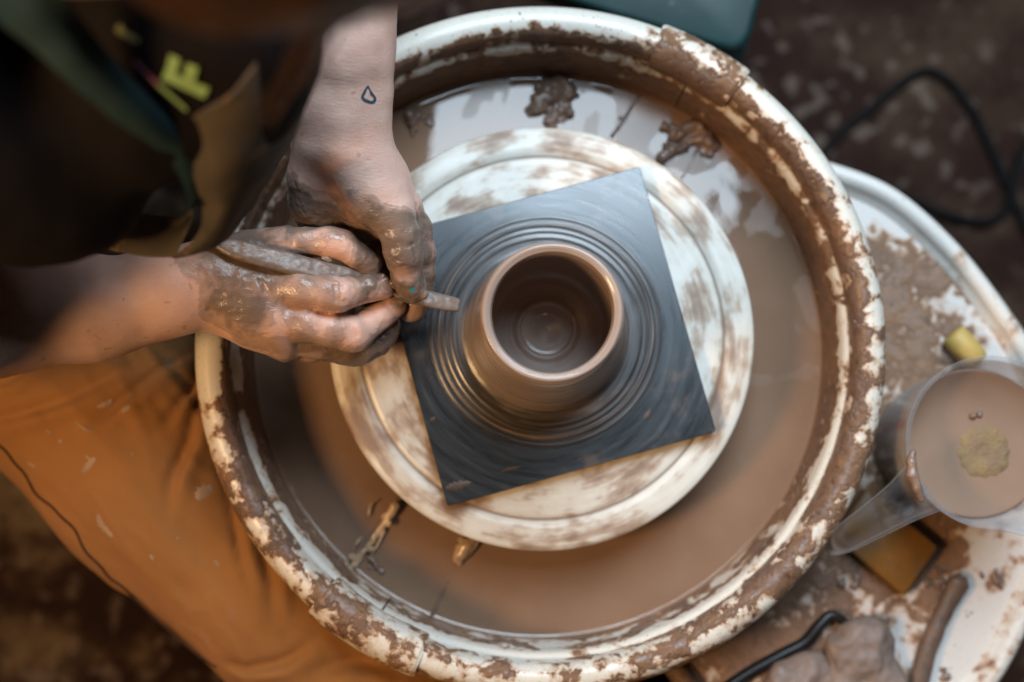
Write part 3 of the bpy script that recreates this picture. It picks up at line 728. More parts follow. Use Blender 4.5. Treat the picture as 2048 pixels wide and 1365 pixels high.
block('square_sponge', [(1735, 975), (1880, 1095), (1812, 1195), (1668, 1075)], TABLE_Z + .0005, TABLE_Z + .016, M_och, 'flat square ochre sponge lying under the jug handle', 'sponge')
# clay slabs, stick and looped tool at the near edge of the table
def slab(px, h, seed, label):
    out = spline([tuple(P(x, y, TABLE_Z + h)) for x, y in px + px[:1]], 60)[:-1]; c = out.mean(0)
    f = Field(0.002); segs = []
    for k in range(0, 59, 2):
        p = out[k]; q = c + (p - c) * (1 - 0.008 / np.linalg.norm(p - c)); q[2] = TABLE_Z + h * .52; cc = np.array([c[0], c[1], q[2]])
        segs.append((q, cc + (q - cc) * 0.1, h * .5, h * .56))
    f.group(segs, .004, .004); V, Fc = f.mesh(); N = vnormals(V, Fc)
    V = V + N * ((.3 - np.abs(fbm(V, 38, 4, seed) - .5) * 2) * .010)[:, None]
    return tag(mesh_obj('clay_slab', V, Fc, M_slab), label, 'clay')
M_slab = wetclay('clay_slab', (0.22, 0.158, 0.128), 30, 0.55, 0.3, 0.001, 0.2)
slab([(1672, 1300), (1690, 1265), (1725, 1252), (1765, 1258), (1785, 1290), (1788, 1340), (1800, 1400), (1680, 1400), (1668, 1340)], .022, 3, 'thick rounded slab of soft grey clay between the stick and the black loop')
slab([(1555, 1345), (1600, 1325), (1640, 1322), (1668, 1345), (1675, 1400), (1560, 1410), (1540, 1380)], .018, 4, 'smaller low slab of grey clay beside the black loop tool')
q = spline([tuple(P(x, y, TABLE_Z + .007)) for x, y in [(1925, 1150), (1905, 1190), (1880, 1240), (1855, 1300), (1838, 1365), (1825, 1420)]], 40)
V, Fc = tube(q, np.interp(np.arange(40), [0, 3, 12, 30, 39], [.004, .0095, .0075, .0085, .0085]), 14)
V = np.array(V); V[:, 2] = TABLE_Z + .0005 + (V[:, 2] - TABLE_Z - .0005) * .8 + .001
V += ((fbm(V, 120, 3, 2) - .5) * .003)[:, None]
tag(mesh_obj('wooden_stick', V, Fc, wetclay('muddy_stick', (0.135, 0.085, 0.06), 60, .45, .5, .002)), 'mud covered wooden stick lying on the white part of the table', 'tool')
M_blk = plain('black_rubber', (0.012, 0.012, 0.013), 0.35, 0.3)
q = spline([tuple(P(x, y, TABLE_Z + dz)) for x, y, dz in [(1440, 1385, .006), (1500, 1345, .006), (1560, 1312, .007), (1610, 1285, .008), (1640, 1250, .009), (1662, 1232, .009), (1690, 1245, .008), (1700, 1262, .005)]], 60)
V, Fc = tube(q, np.interp(np.arange(60), [0, 30, 44, 59], [.0055, .0055, .0045, .003]), 12)
tag(mesh_obj('loop_tool', V, Fc, M_blk), 'bent black handled tool lying on the muddy table', 'tool')
# splashes of thick slip standing on the table
rnd = random.Random(8)
for i, (x, y, s_) in enumerate([(1985, 1160, .011), (1890, 1345, .008), (1880, 1165, .014), (1700, 1160, .010)]):
    c = P(x, y, TABLE_Z + .001); f = blob_field((c.x, c.y, c.z), (s_, s_, .003), 6, 40 + i, .0014, r=(.6, 1.0), k=.002); V, Fc = f.mesh()
    tag(mesh_obj('clay_splash', V, Fc, M_lump), ['dark round clay splash on the white table beside the jug spout', 'dark clay drip on the white table beside the stick', 'thick dark clay smear at the end of the stick', 'soft clay smear beside the square ochre sponge'][i], 'clay')

# ------------------------------------------------------------------ floor level things
def on_floor(px, py, dz=0.0): return tuple(P(px, py, FLOOR_Z + dz))
q = spline([on_floor(*p, .0055) for p in [(1600, 380), (1660, 290), (1740, 220), (1830, 150), (1880, 150), (1930, 200), (1970, 270), (2010, 360), (2040, 430), (2090, 520)]], 90)
M_cord = plain('dusty_cord', (0.008, 0.007, 0.007), 0.8, 0.5, 60, .2, .0005, .15)
V, Fc = tube(q, .0055, 10); tag(mesh_obj('power_cord', V, Fc, M_cord), 'black power cord arching over the dark speckled floor', 'cord')
q = spline([on_floor(*p, .006) for p in [(1700, 350), (1790, 385), (1880, 425), (1960, 445), (2005, 425), (2020, 380), (2045, 300), (2090, 250)]], 80)
q[:, 2] += .011 * np.exp(-((np.arange(80) - 58) / 9.0) ** 2)
V, Fc = tube(q, .0055, 10); tag(mesh_obj('power_cord', V, Fc, M_cord), 'black power cord curling beside the white table edge', 'cord')
M_teal = plain('teal_plastic', (0.016, 0.085, 0.085), 0.45, 0.25, 14, 0.25, 0.002)
def m_teal():
    m = NT('worn_teal_plastic'); n = m.noise(12, 5); e = m.noise(40, 5, .65)
    c = m.ramp(n, [(0.3, (0.006, 0.026, 0.028)), (0.7, (0.014, 0.055, 0.055))]); c = m.mix(m.math('MULTIPLY', m.step(e, .66, .74), .6), c, (0.30, 0.30, 0.27))
    return m.set(color=c, rough=.42, normal=m.bump(n, .3, .002))
# teal stool beyond the wheel: seat on four splayed legs
SZ = -0.16
seat = [tuple(P(x, y, SZ))[:2] for x, y in [(1528, -40), (1518, 10), (1500, 70), (1488, 90), (1470, 98), (1440, 92), (1230, 30), (1050, -30), (1030, -60), (1080, -330), (1110, -370), (1560, -310), (1570, -270)]]
st = np.array(seat)[::-1]; cst = st.mean(0)
stool = thing('teal_stool', (cst[0], cst[1], FLOOR_Z), 'dark teal plastic stool behind the splash pan with scuffed edge', 'stool')
mt = m_teal()
ar = 0.5 * np.sum(st[:, 0] * np.roll(st[:, 1], -1) - np.roll(st[:, 0], -1) * st[:, 1])
if ar < 0: st = st[::-1]
V, Fc = prism(st, SZ - .03, SZ, .006); mesh_obj('seat', V, Fc, mt, stool)
for dx, dy in ((-1, -1), (1, -1), (1, 1), (-1, 1)):
    V, Fc = tube([(cst[0] + dx * .06, cst[1] + dy * .045, SZ - .025), (cst[0] + dx * .085, cst[1] + dy * .065, FLOOR_Z)], [.016, .012], 14)
    mesh_obj('leg', V, Fc, mt, stool)

# ================================================================== the potter
person = thing('person', (-0.50, 0.10, FLOOR_Z), 'person in dark shirt, stained apron and ochre trousers throwing a pot, both hands muddy', 'person')
VOX = 0.00125
def J(px, py, z): return np.array(P(px, py, z))
def chain(js, k=0.005):
    return [(js[i][0], js[i + 1][0], js[i][1], js[i + 1][1]) for i in range(len(js) - 1)]
def mm(*t): return [(J(x, y, z / 1000.0), r / 1000.0) for x, y, z, r in t]

# ---- right arm and hand: comes in from the left, holds the tool like a pencil
RH = Field(VOX)
fa = chain(mm((-330, 715, 150, 44), (0, 632, 118, 39.5), (180, 618, 106, 35.5), (330, 588, 99, 27), (430, 566, 94, 21)))
RH.group(fa, .012, .006)
RH.group(chain(mm((240, 620, 100, 26), (400, 590, 91, 22), (450, 600, 88, 20))), .01, .012)          # ulnar side of the wrist
RH.group(chain(mm((300, 570, 98, 24), (420, 540, 92, 20), (470, 535, 90, 18))), .01, .012)           # radial side
for mc in (((440, 562, 92, 19), (500, 572, 95, 16), (552, 578, 96, 14.5)),
           ((435, 585, 91, 19), (490, 610, 95, 16), (548, 638, 96, 14)),
           ((435, 600, 86, 18), (500, 640, 88, 15), (560, 668, 87, 13.5)),
           ((435, 608, 80, 17), (510, 655, 78, 14), (572, 690, 74, 13)),
           ((440, 550, 84, 18), (500, 570, 78, 17), (560, 600, 74, 15)), ((450, 595, 74, 15), (520, 625, 68, 15), (570, 650, 66, 14))):
    RH.group(chain(mm(*mc)), .008, .011)
RH.group(chain(mm((440, 530, 86, 17), (500, 508, 86, 15.5), (568, 491, 90, 12.5))), .008, .010)     # thumb metacarpal
RH.group(chain(mm((500, 545, 82, 10), (560, 540, 80, 8), (600, 530, 78, 6))), .006, .010)           # web
# thumb
RH.group(chain(mm((560, 492, 90, 12.0), (612, 486, 93, 10.2), (660, 486, 95, 10.6), (684, 490, 95, 10.2), (712, 510, 91, 8.9), (738, 531, 86, 8.0), (742, 534, 85, 7.4))), .004, .0045)
# index
RH.group(chain(mm((545, 578, 97, 13.6), (600, 580, 101, 12.8), (650, 586, 101, 12.4), (676, 590, 99, 12.0), (706, 584, 94, 10.0), (738, 578, 90, 8.8), (762, 575, 86, 8.2), (770, 576, 84.5, 7.6))), .004, .0022)
# middle
RH.group(chain(mm((545, 640, 95, 13.4), (610, 648, 93, 12.6), (660, 659, 88, 12.0), (702, 667, 82, 12.2), (712, 668, 79.5, 11.8), (736, 650, 75, 9.8), (764, 631, 71, 8.8), (786, 615, 68, 7.6), (791, 612, 67, 7.2))), .004, .0014)
# ring
RH.group(chain(mm((555, 672, 82, 12.6), (630, 684, 73, 12), (695, 698, 62, 11), (722, 702, 56, 10.6), (750, 686, 50, 9.4), (772, 666, 47, 8.6), (782, 650, 46, 7.4))), .004, .0014)
# little
RH.group(chain(mm((565, 688, 70, 11.6), (620, 694, 60, 10.6), (672, 698, 49, 9.8), (692, 697, 45, 9.2), (714, 682, 41, 8), (730, 664, 40, 7))), .004, .0014)

# ---- left arm and hand: comes down from the top, palm towards the body, thumb pressing the tool
LH = Field(VOX)
LH.group(chain(mm((690, -330, 205, 43), (688, -60, 170, 36.5), (692, 100, 148, 29.5), (692, 210, 132, 25), (690, 285, 124, 24))), .012, .006)
LH.group(chain(mm((722, 40, 152, 21), (724, 180, 134, 17.5), (727, 262, 123, 16.6), (745, 320, 116, 17))), .01, .012)
LH.group(chain(mm((640, 60, 150, 24), (646, 200, 128, 20), (645, 290, 112, 18.5), (640, 340, 100, 18))), .01, .012)
# thenar and heel of the hand
LH.group(chain(mm((716, 300, 116, 19), (728, 345, 114, 21), (752, 390, 112, 19.5), (782, 428, 111, 16))), .010, .010)
LH.group(chain(mm((650, 310, 104, 18), (636, 350, 92, 19), (634, 400, 80, 18.5), (648, 450, 66, 16))), .010, .010)
LH.group(chain(mm((700, 320, 100, 20), (720, 400, 88, 17), (760, 440, 78, 14))), .010, .010)
for mc in (((730, 300, 104, 17), (770, 360, 100, 16), (806, 415, 94, 13.5)), ((715, 300, 95, 16), (745, 370, 82, 15), (785, 435, 74, 13)),
           ((695, 305, 90, 16), (715, 380, 70, 14), (750, 445, 58, 12.5)), ((670, 310, 88, 16), (685, 390, 62, 14), (712, 450, 46, 12))):
    LH.group(chain(mm(*mc)), .008, .010)
# thumb
LH.group(chain(mm((782, 425, 111, 15.5), (800, 468, 109, 13.0), (806, 500, 106, 12.2), (810, 520, 103, 11.6), (814, 548, 97, 9.8), (822, 572, 90, 9.0), (827, 582, 87, 8.2))), .004, .005)
# index, seen along the right edge, its tip under the tool
LH.group(chain(mm((808, 415, 93, 13), (828, 460, 86, 11.6), (838, 505, 79, 11), (842, 540, 71, 10), (838, 580, 62, 9.4), (824, 616, 55, 9.4), (820, 621, 54, 8.8))), .004, .0025)
LH.group(chain(mm((785, 435, 74, 12.4), (808, 490, 62, 11), (820, 530, 54, 10.5), (815, 580, 45, 9.4), (798, 610, 42, 8.4))), .004, .0022)
LH.group(chain(mm((750, 445, 58, 12), (765, 500, 46, 11), (775, 540, 40, 10), (760, 585, 36, 9), (740, 600, 36, 8))), .004, .0022)
LH.group(chain(mm((712, 450, 46, 11), (720, 500, 38, 10), (722, 530, 34, 9), (705, 560, 32, 8))), .004, .0022)
# clots of clay on the finger ends
rnd = random.Random(5)
def clots(Fd, cx, cy, z, n, spread, r0, r1):
    for i in range(n):
        c = J(cx + rnd.uniform(-1, 1) * spread, cy + rnd.uniform(-1, 1) * spread * .7, z / 1000 + rnd.uniform(-.003, .002))
        Fd.group([(c, c + np.array([rnd.uniform(-.002, .002), rnd.uniform(-.002, .002), .0005]), rnd.uniform(r0, r1) / 1000, r0 / 1000)], .001, .0012)
clots(LH, 832, 580, 93, 13, 17, 1.4, 3.0); clots(LH, 792, 565, 90, 5, 9, 1.2, 2.4); clots(LH, 786, 500, 108, 3, 6, 1, 1.8)
clots(RH, 742, 522, 92, 7, 11, 1.2, 2.2); clots(RH, 762, 556, 91, 7, 10, 1.1, 2.1); clots(RH, 800, 606, 73, 4, 6, 1.2, 2.2)

def creases(V, N, lines, amp, wdt):
    """skin folds: shallow grooves across the finger along short lines"""
    D = np.zeros(len(V))
    for a, b in lines:
        a = np.array(a); b = np.array(b); d = b - a; L = np.linalg.norm(d)
        t = np.clip(((V - a) @ d) / L ** 2, 0, 1); dist = np.linalg.norm(V - (a + t[:, None] * d), axis=1)
        D -= amp * np.exp(-(dist / wdt) ** 2)
    return V + N * D[:, None]
def mudfield(V, base, spots): return spotsum(V, spots, base)
parts = []
for Fd, which in ((RH, 'r'), (LH, 'l')):
    V, Fc = Fd.mesh(); V = smooth(V, Fc, 1, 0.5); N = vnormals(V, Fc)
    if which == 'r':
        mud = mudfield(V, 0.52, [(100, 620, .15, .07, -.5), (230, 600, .14, .035, -.5), (330, 600, .125, .02, .05), (365, 530, .12, .018, .62), (385, 620, .12, .012, .25),
              (430, 560, .115, .022, .85), (470, 600, .115, .022, .72), (440, 640, .10, .012, .25), (500, 590, .112, .015, .6), (600, 585, .115, .018, .46), (660, 600, .115, .012, .30), (640, 560, .113, .01, .5),
              (690, 575, .105, .012, .40), (745, 570, .10, .010, .85), (760, 590, .095, .007, .25), (530, 645, .11, .016, .5), (580, 640, .11, .012, .28), (640, 640, .107, .012, .15), (600, 668, .105, .014, .62), (660, 680, .10, .010, .55),
              (700, 660, .098, .010, .12), (740, 640, .088, .010, .10), (775, 620, .08, .008, .2), (560, 690, .09, .014, .42), (720, 700, .065, .015, .72), (760, 665, .06, .014, .75), (690, 697, .05, .008, .1),
              (610, 470, .10, .014, .62), (640, 480, .105, .010, .25), (690, 500, .105, .010, .10), (665, 505, .10, .008, .05), (680, 468, .10, .009, .5), (735, 515, .095, .012, .9), (540, 490, .10, .02, .65), (490, 505, .105, .02, .8)])
    else:
        mud = mudfield(V, 0.75, [(690, 0, .22, .08, -.6), (690, 150, .18, .06, -.6), (740, 260, .14, .035, -.6), (660, 270, .13, .03, -.5), (770, 330, .135, .018, -.6), (720, 310, .138, .015, -.4), (800, 370, .125, .012, -.4), (825, 395, .11, .010, .1),
              (640, 330, .115, .014, .15), (620, 370, .10, .02, .85), (650, 420, .09, .02, .85), (700, 350, .135, .010, .75), (715, 370, .135, .012, .85), (760, 420, .13, .018, .85), (745, 380, .134, .008, .7), (800, 480, .12, .02, .85), (848, 500, .08, .02, .7), (690, 320, .13, .01, .0),
              (812, 545, .107, .008, .28), (825, 575, .10, .012, .95), (825, 625, .065, .010, .45)])
    # thickness of the slip: smeared ridges where it lies thick
    q = V * np.array([1.0, 1.0, 1.0]); thick = sstep(0.45, 0.95, mud + (fbm(V, 70, 3, 3) - .5) * .9)
    rid = np.abs(fbm(V * np.array([1.0, .55, 1.0]) if which == 'l' else V * np.array([.5, 1.0, 1.0]), 210, 3, 21) - .5) * 2
    V2 = V + N * (thick * (0.0006 + 0.0018 * (0.5 - rid)))[:, None]
    V2 = V2 + N * ((fbm(V, 60, 2, 31) - .5) * 0.0012)[:, None]
    if which == 'r':
        ln = []
        for (x0, y0, z0), (x1, y1, z1) in [((680, 572, 111), (682, 606, 110)), ((686, 574, 109), (689, 604, 108)), ((670, 572, 112), (672, 604, 111)), ((735, 566, 99), (738, 590, 98)), ((704, 648, 97), (716, 672, 94)), ((698, 650, 98), (706, 678, 95)),
                                           ((690, 472, 101), (700, 492, 102)), ((678, 470, 103), (684, 494, 104)), ((520, 560, 113), (545, 610, 113)), ((360, 560, 118), (366, 630, 116)), ((412, 520, 110), (418, 620, 112))]:
            ln.append((J(x0, y0, z0 / 1000), J(x1, y1, z1 / 1000)))
    else:
        ln = []
        for (x0, y0, z0), (x1, y1, z1) in [((790, 505, 117), (828, 500, 116)), ((792, 514, 115), (830, 509, 114)), ((792, 523, 113), (830, 519, 112)), ((795, 496, 118), (826, 490, 118)), ((612, 300, 118), (690, 318, 138)), ((608, 318, 112), (680, 335, 130)), ((664, 290, 128), (672, 400, 105)), ((676, 330, 130), (688, 420, 105)),
                                           ((610, 280, 125), (700, 292, 142)), ((836, 410, 105), (850, 440, 95)), ((700, 330, 133), (735, 322, 138))]:
            ln.append((J(x0, y0, z0 / 1000), J(x1, y1, z1 / 1000)))
    V2 = creases(V2, N, ln, 0.0016, 0.0015)
    # finger nails with flecks of old varnish: centre, across axis, half sizes
    nail = np.zeros(len(V))
    for cx, cy, cz, tx, ty, L, Wd in ([(769, 573, 93, 776, 577, 7, 6), (794, 606, 76, 800, 604, 6, 5), (733, 517, 95, 742, 526, 6.5, 5)] if which == 'r' else [(823, 572, 100, 828, 585, 7.5, 6.5)]):
        c = J(cx, cy, cz / 1000); ax = J(tx, ty, cz / 1000) - c; ax /= np.linalg.norm(ax)
        d = V2 - c; u = d @ ax; pr = d - u[:, None] * ax; v_ = np.linalg.norm(pr, axis=1)
        m_n = (u / (L / 1000)) ** 2 + (v_ / (Wd / 1000)) ** 2
        nail = np.maximum(nail, sstep(1.15, 0.75, m_n))
    V2 = V2 + N * (nail * 0.0004)[:, None]
    parts.append((V2, Fc, mud, nail))

# ---- the rest of the body, leaning over the wheel from the left
BD = Field(0.006)
def S3(*p): return np.array(p, float)
BD.group([(S3(-.58, .12, -.10), S3(-.50, .17, .10), .15, .13), (S3(-.50, .17, .10), S3(-.38, .22, .32), .13, .125)], .05, .03)
BD.group([(S3(-.40, .13, .36), S3(-.27, .34, .40), .075, .075), (S3(-.32, .20, .38), S3(-.15, .150, .53), .058, .052)], .05, .04)
HC = S3(-0.104, 0.158, 0.60)
BD.group([(HC, HC + S3(.018, -.008, -.045), .080, .068), (HC + S3(.025, -.010, -.075), HC + S3(.032, -.014, -.100), .050, .036)], .03, .02)
BD.group([(HC + S3(.078, -.022, -.085), HC + S3(.086, -.026, -.100), .011, .012), (HC + S3(.075, -.020, -.05), HC + S3(.080, -.024, -.09), .009, .011)], .008, .008)  # nose
for s_ in (-1, 1): BD.group([(HC + S3(-.005, s_ * .070, -.035), HC + S3(.0, s_ * .072, -.06), .014, .010)], .006, .006)            # ears
BD.group([(S3(-.41, .10, .38), S3(-.42, .04, .25), .056, .048), (S3(-.42, .04, .25), J(-330, 715, .15), .048, .043)], .03, .03)
BD.group([(S3(-.26, .37, .38), S3(-.21, .41, .28), .055, .048), (S3(-.21, .41, .28), J(690, -330, .205), .046, .043)], .03, .03)
BD.group([(S3(-.52, .05, -.12), J(790, 1400, -.135), .08, .06), (J(790, 1400, -.135), S3(-.10, -.42, -.46), .058, .04), (S3(-.10, -.42, -.475), S3(.02, -.40, -.49), .035, .028)], .03, .03)
BD.group([(S3(-.52, .22, -.12), S3(-.12, .40, -.14), .09, .065), (S3(-.12, .40, -.14), S3(-.20, .50, -.46), .058, .04), (S3(-.20, .50, -.475), S3(-.10, .53, -.49), .035, .028)], .03, .03)
Vb, Fb = BD.mesh(); Vb = smooth(Vb, Fb, 2)
off = [0]; Vs = []; Fs = []
for V2, Fc, mud, nail in parts:
    Fs.append(Fc + sum(len(v) for v in Vs)); Vs.append(V2)
Fs.append(Fb + sum(len(v) for v in Vs)); Vs.append(Vb)
mud = np.concatenate([p[2] for p in parts] + [np.full(len(Vb), -.6)]); nail = np.concatenate([p[3] for p in parts] + [np.zeros(len(Vb))])
def m_skin():
    m = NT('skin_with_slip')
    n1 = m.noise(55, 3, 0.5, dist=.5); n2 = m.noise(24, 2); n3 = m.noise(330, 3, .55); pores = m.noise(900, 2)
    skin = m.ramp(m.noise(45, 4), [(0.3, (0.64, 0.385, 0.30)), (0.7, (0.75, 0.50, 0.41))])
    freck = m.step(m.noise(120, 1, .3), .74, .78); skin = m.mix(m.math('MULTIPLY', freck, .35), skin, (0.28, 0.12, 0.07))
    mo = m.attr('mud')
    f = m.math('ADD', mo, m.math('MULTIPLY', m.math('SUBTRACT', m.math('ADD', m.math('MULTIPLY', n1, .65), m.math('ADD', m.math('MULTIPLY', n2, .3), m.math('MULTIPLY', n3, .05))), .5), 1.35))
    film = m.step(f, 0.30, 0.42); thick = m.step(f, 0.46, 0.70)
    mudc = m.ramp(n2, [(0.35, (0.165, 0.115, 0.090)), (0.65, (0.235, 0.168, 0.132))])
    c = m.mix(m.math('MULTIPLY', film, 0.48), skin, mudc); c = m.mix(thick, c, mudc)
    nl = m.attr('nail'); varn = m.math('MULTIPLY', nl, m.step(m.noise(240, 2), .60, .63))
    c = m.mix(m.math('MULTIPLY', nl, .6), c, (0.26, 0.17, 0.14)); c = m.mix(varn, c, (0.03, 0.27, 0.33))
    wetp = m.math('MULTIPLY', film, m.step(n2, .42, .6))
    h = m.math('ADD', m.math('MULTIPLY', thick, .5), m.math('ADD', m.math('MULTIPLY', film, .3), m.math('MULTIPLY', n3, m.math('ADD', .12, m.math('MULTIPLY', wetp, .95)))))
    b = m.bump(h, .5, .0007); lines = m.noise(1.0, 3, .6, m.mapped((170, 620, 400), (0, 0, .5))); b = m.bump(m.math('ADD', pores, m.math('MULTIPLY', lines, 1.6)), .38, .0005, b)
    rough = m.mix(film, (0.46,) * 3, m.ramp(n3, [(0.35, 0.12), (0.7, 0.30)]))
    m.set(color=c, rough=rough, normal=b, spec=.5, sss=m.math('MULTIPLY', m.math('SUBTRACT', 1.0, thick), .14))
    m.b.inputs['Subsurface Radius'].default_value = (1.0, .35, .2); m.b.inputs['Subsurface Scale'].default_value = .004
    return m.m
body = mesh_obj('body', np.concatenate(Vs), np.concatenate(Fs), m_skin(), person, mud=mud, nail=nail)

# ---- the little drop tattooed on the left wrist
armV, armF = parts[1][0], parts[1][1]
bv = BVHTree.FromPolygons([tuple(v) for v in armV], [tuple(f) for f in armF.tolist()])
def drape(bvh, px, py, lift=0.0004, default=None):
    h = bvh.ray_cast(CAM, ray(px, py).normalized())
    return None if h[0] is None else h[0] + h[1] * lift
out = spline([(736, 170), (743, 183), (750, 193), (752, 201), (746, 207), (737, 206), (727, 202), (722, 194), (726, 184), (732, 174), (736, 170)], 60)
cen = np.array([737.0, 192.0]); V = []; Fc = []
for i, p in enumerate(out):
    inn = cen + (p - cen) * (1 - 5.6 / np.linalg.norm(p - cen)); mid = (p + inn) / 2
    V += [drape(bv, *p), drape(bv, *mid), drape(bv, *inn)]
    if i < 59:
        b = 3 * i; Fc += [(b, b + 3, b + 4, b + 1), (b + 1, b + 4, b + 5, b + 2)]
mesh_obj('tattoo', V, Fc, plain('tattoo_ink', (0.035, 0.075, 0.105), .5, .35, 600), body)

# ---- trousers
def m_cloth(name, col, weave=900, stain=(0.30, 0.26, 0.22), amount=.45, scale=9):
    m = NT(name); n = m.noise(weave, 2); n2 = m.noise(scale, 5, .6); n3 = m.noise(scale * 3.2, 5, .65)
    c = m.ramp(n2, [(0.3, tuple(x * .85 for x in col)), (0.7, tuple(min(1, x * 1.12) for x in col))])
    s_ = m.math('MULTIPLY', m.step(n3, .63, .69), m.step(m.noise(scale * .9, 2), .45, .6))
    c = m.mix(m.math('MULTIPLY', s_, amount), c, stain)
    return m.set(color=c, rough=.85, normal=m.bump(m.math('ADD', n, m.math('MULTIPLY', m.noise(scale * 9, 5, .6), 1.2)), .45, .0009), spec=.2, sheen=.12)
TR = Field(0.004)
hipR = S3(-.52, .085, -.105); kneeR = J(790, 1400, -.135); midR = J(345, 945, -.118)
TR.group([(hipR, midR, .088, .092), (midR, kneeR, .094, .080), (kneeR, S3(-.10, -.42, -.44), .078, .062)], .03, .03)
TR.group([(S3(-.52, .22, -.105), S3(-.12, .41, -.14), .105, .082), (S3(-.12, .41, -.14), S3(-.20, .50, -.44), .078, .062)], .03, .03)
TR.group([(S3(-.60, .10, -.11), S3(-.57, .16, .0), .15, .145)], .05, .04)
def pan_cut(X, Y, Z, D):
    rr = np.sqrt((X - PC[0]) ** 2 + (Y - PC[1]) ** 2)
    wall = np.where(Z > -.03, .273, .2465) + 0 * D            # the cloth is squeezed under the lip
    d = wall - rr
    low = np.maximum(d, -.145 - Z)
    return np.maximum(np.maximum(D, low), Z + .012 - 0.0 * D)
V, Fc = TR.mesh(cut=pan_cut); V = smooth(V, Fc, 3); N = vnormals(V, Fc)
ax_ = (kneeR_ := np.array(kneeR)) - np.array(hipR); ax_ /= np.linalg.norm(ax_); sd = np.cross(ax_, [0, 0, 1]); sd /= np.linalg.norm(sd)
u = (V - hipR) @ ax_; v_ = (V - hipR) @ sd
q = np.c_[u * 9 + v_ * 6, v_ * 30 - u * 6, V[:, 2] * 8]
V = V + N * ((.5 - np.abs(fbm(q, 1.0, 4, 6) - .5) * 2) * .008)[:, None]
def fold(V, pts, wd, dp):
    """a crease: valley with a soft ridge beside it"""
    out = np.zeros(len(V)); pts = [np.array(p)[:2] for p in pts]; best = np.full(len(V), 9.0); side = np.zeros(len(V)); tt = np.zeros(len(V)); n = len(pts) - 1
    for i in range(n):
        a, b = pts[i], pts[i + 1]; d = b - a; L = np.linalg.norm(d); t = np.clip(((V[:, :2] - a) @ d) / L ** 2, 0, 1)
        w_ = V[:, :2] - (a + t[:, None] * d); dist = np.linalg.norm(w_, axis=1); sg = np.sign(d[0] * w_[:, 1] - d[1] * w_[:, 0])
        k = dist < best; best = np.where(k, dist, best); side = np.where(k, sg * dist, side); tt = np.where(k, (i + t) / n, tt)
    env = np.sin(np.clip(tt, .02, .98) * math.pi) ** .6
    return env * (-dp * np.exp(-(best / wd) ** 2) + .7 * dp * np.exp(-((side - 2.1 * wd) / (1.6 * wd)) ** 2))
zt = -.03
dz = np.zeros(len(V))
for line, wd, dp in [([(385, 672), (330, 720), (260, 790), (190, 850)], .006, .006), ([(390, 700), (372, 780), (330, 850)], .005, .006), ([(395, 780), (380, 880), (350, 960), (345, 1010)], .006, .006), ([(250, 740), (140, 800), (40, 830), (-60, 845)], .006, .005),
                     ([(425, 880), (460, 1000), (480, 1120)], .006, .005), ([(520, 1080), (540, 1160), (545, 1240)], .006, .005), ([(470, 1060), (500, 1180)], .004, .004), ([(120, 700), (30, 760), (-60, 780)], .005, .004), ([(620, 1290), (560, 1330), (480, 1350), (430, 1340)], .006, .006), ([(800, 1345), (700, 1330), (620, 1350)], .008, .006)]:
    dz += fold(V, [P(x, y, zt) for x, y in line], wd * .7, dp * 1.25)
V[:, 2] += dz * (V[:, 2] > -.12)
M_tr = m_cloth('ochre_cotton', (0.32, 0.148, 0.048), 1100)
tr = mesh_obj('trousers', V, Fc, M_tr, person)
bvt = BVHTree.FromPolygons([tuple(v) for v in V], [tuple(f) for f in Fc.tolist()])
# side seam: a folded edge running along the thigh
sp = [(-60, 830), (0, 893), (45, 945), (100, 1010), (150, 1065), (200, 1130), (230, 1165), (285, 1215), (330, 1270), (390, 1318), (430, 1335)]
pts = []
for p in spline(sp, 120):
    wv = 3.0 * math.sin(p[0] * .06) + 2 * math.sin(p[0] * .13 + 1)
    h = drape(bvt, p[0] + wv, p[1] - wv, .0008)
    if h is not None: pts.append(np.array(h))
if len(pts) > 8:
    pts = np.array(pts)
    for _ in range(4): pts[1:-1] = (pts[:-2] + pts[1:-1] * 2 + pts[2:]) / 4
    V2, F2 = tube(pts, .0011, 6); mesh_obj('seam', V2, F2, plain('dark_thread', (0.05, 0.02, 0.008), .9), tr)
def smear(name, pts, wd, mat, parent, bvh):
    """a dried splash lying on cloth"""
    c = spline(pts, 14); V = []; Fc = []
    for k, p in enumerate(c):
        t = c[min(k + 1, 13)] - c[max(k - 1, 0)]; t = t / np.linalg.norm(t); nn = np.array([-t[1], t[0]]); w_ = wd * math.sin(math.pi * (k + .7) / 14.4) ** .6 * (1 + .35 * math.sin(k * 2.3))
        for s_ in (-1, -.35, .35, 1):
            h = drape(bvh, *(p + nn * s_ * w_), .0006 if abs(s_) < 1 else .0001)
            if h is None: return None
            V.append(h)
    Fc = [(k * 4 + j, k * 4 + j + 1, k * 4 + j + 5, k * 4 + j + 4) for k in range(13) for j in range(3)]
    mesh_obj(name, V, Fc, mat, parent)
M_dry = plain('dried_clay', (0.36, 0.25, 0.17), .9, .25, 90, .4)
for pts, wd in [([(165, 945), (178, 930), (190, 915)], 6), ([(195, 1030), (203, 1050), (225, 1075)], 6), ([(395, 1000), (405, 985), (425, 975)], 12), ([(150, 845), (170, 858), (188, 865)], 3), ([(195, 815), (215, 808), (225, 800)], 6), ([(240, 825), (260, 812)], 6), ([(55, 925), (70, 935)], 3), ([(118, 880), (124, 886)], 4), ([(262, 905), (268, 912)], 2), ([(300, 1110), (306, 1121)], 3), ([(352, 1075), (358, 1079)], 2), ([(92, 860), (104, 868)], 2), ([(430, 1120), (437, 1132)], 3), ([(170, 912), (184, 921)], 2)]:
    smear('clay_stain', pts, wd, M_dry, tr, bvt)

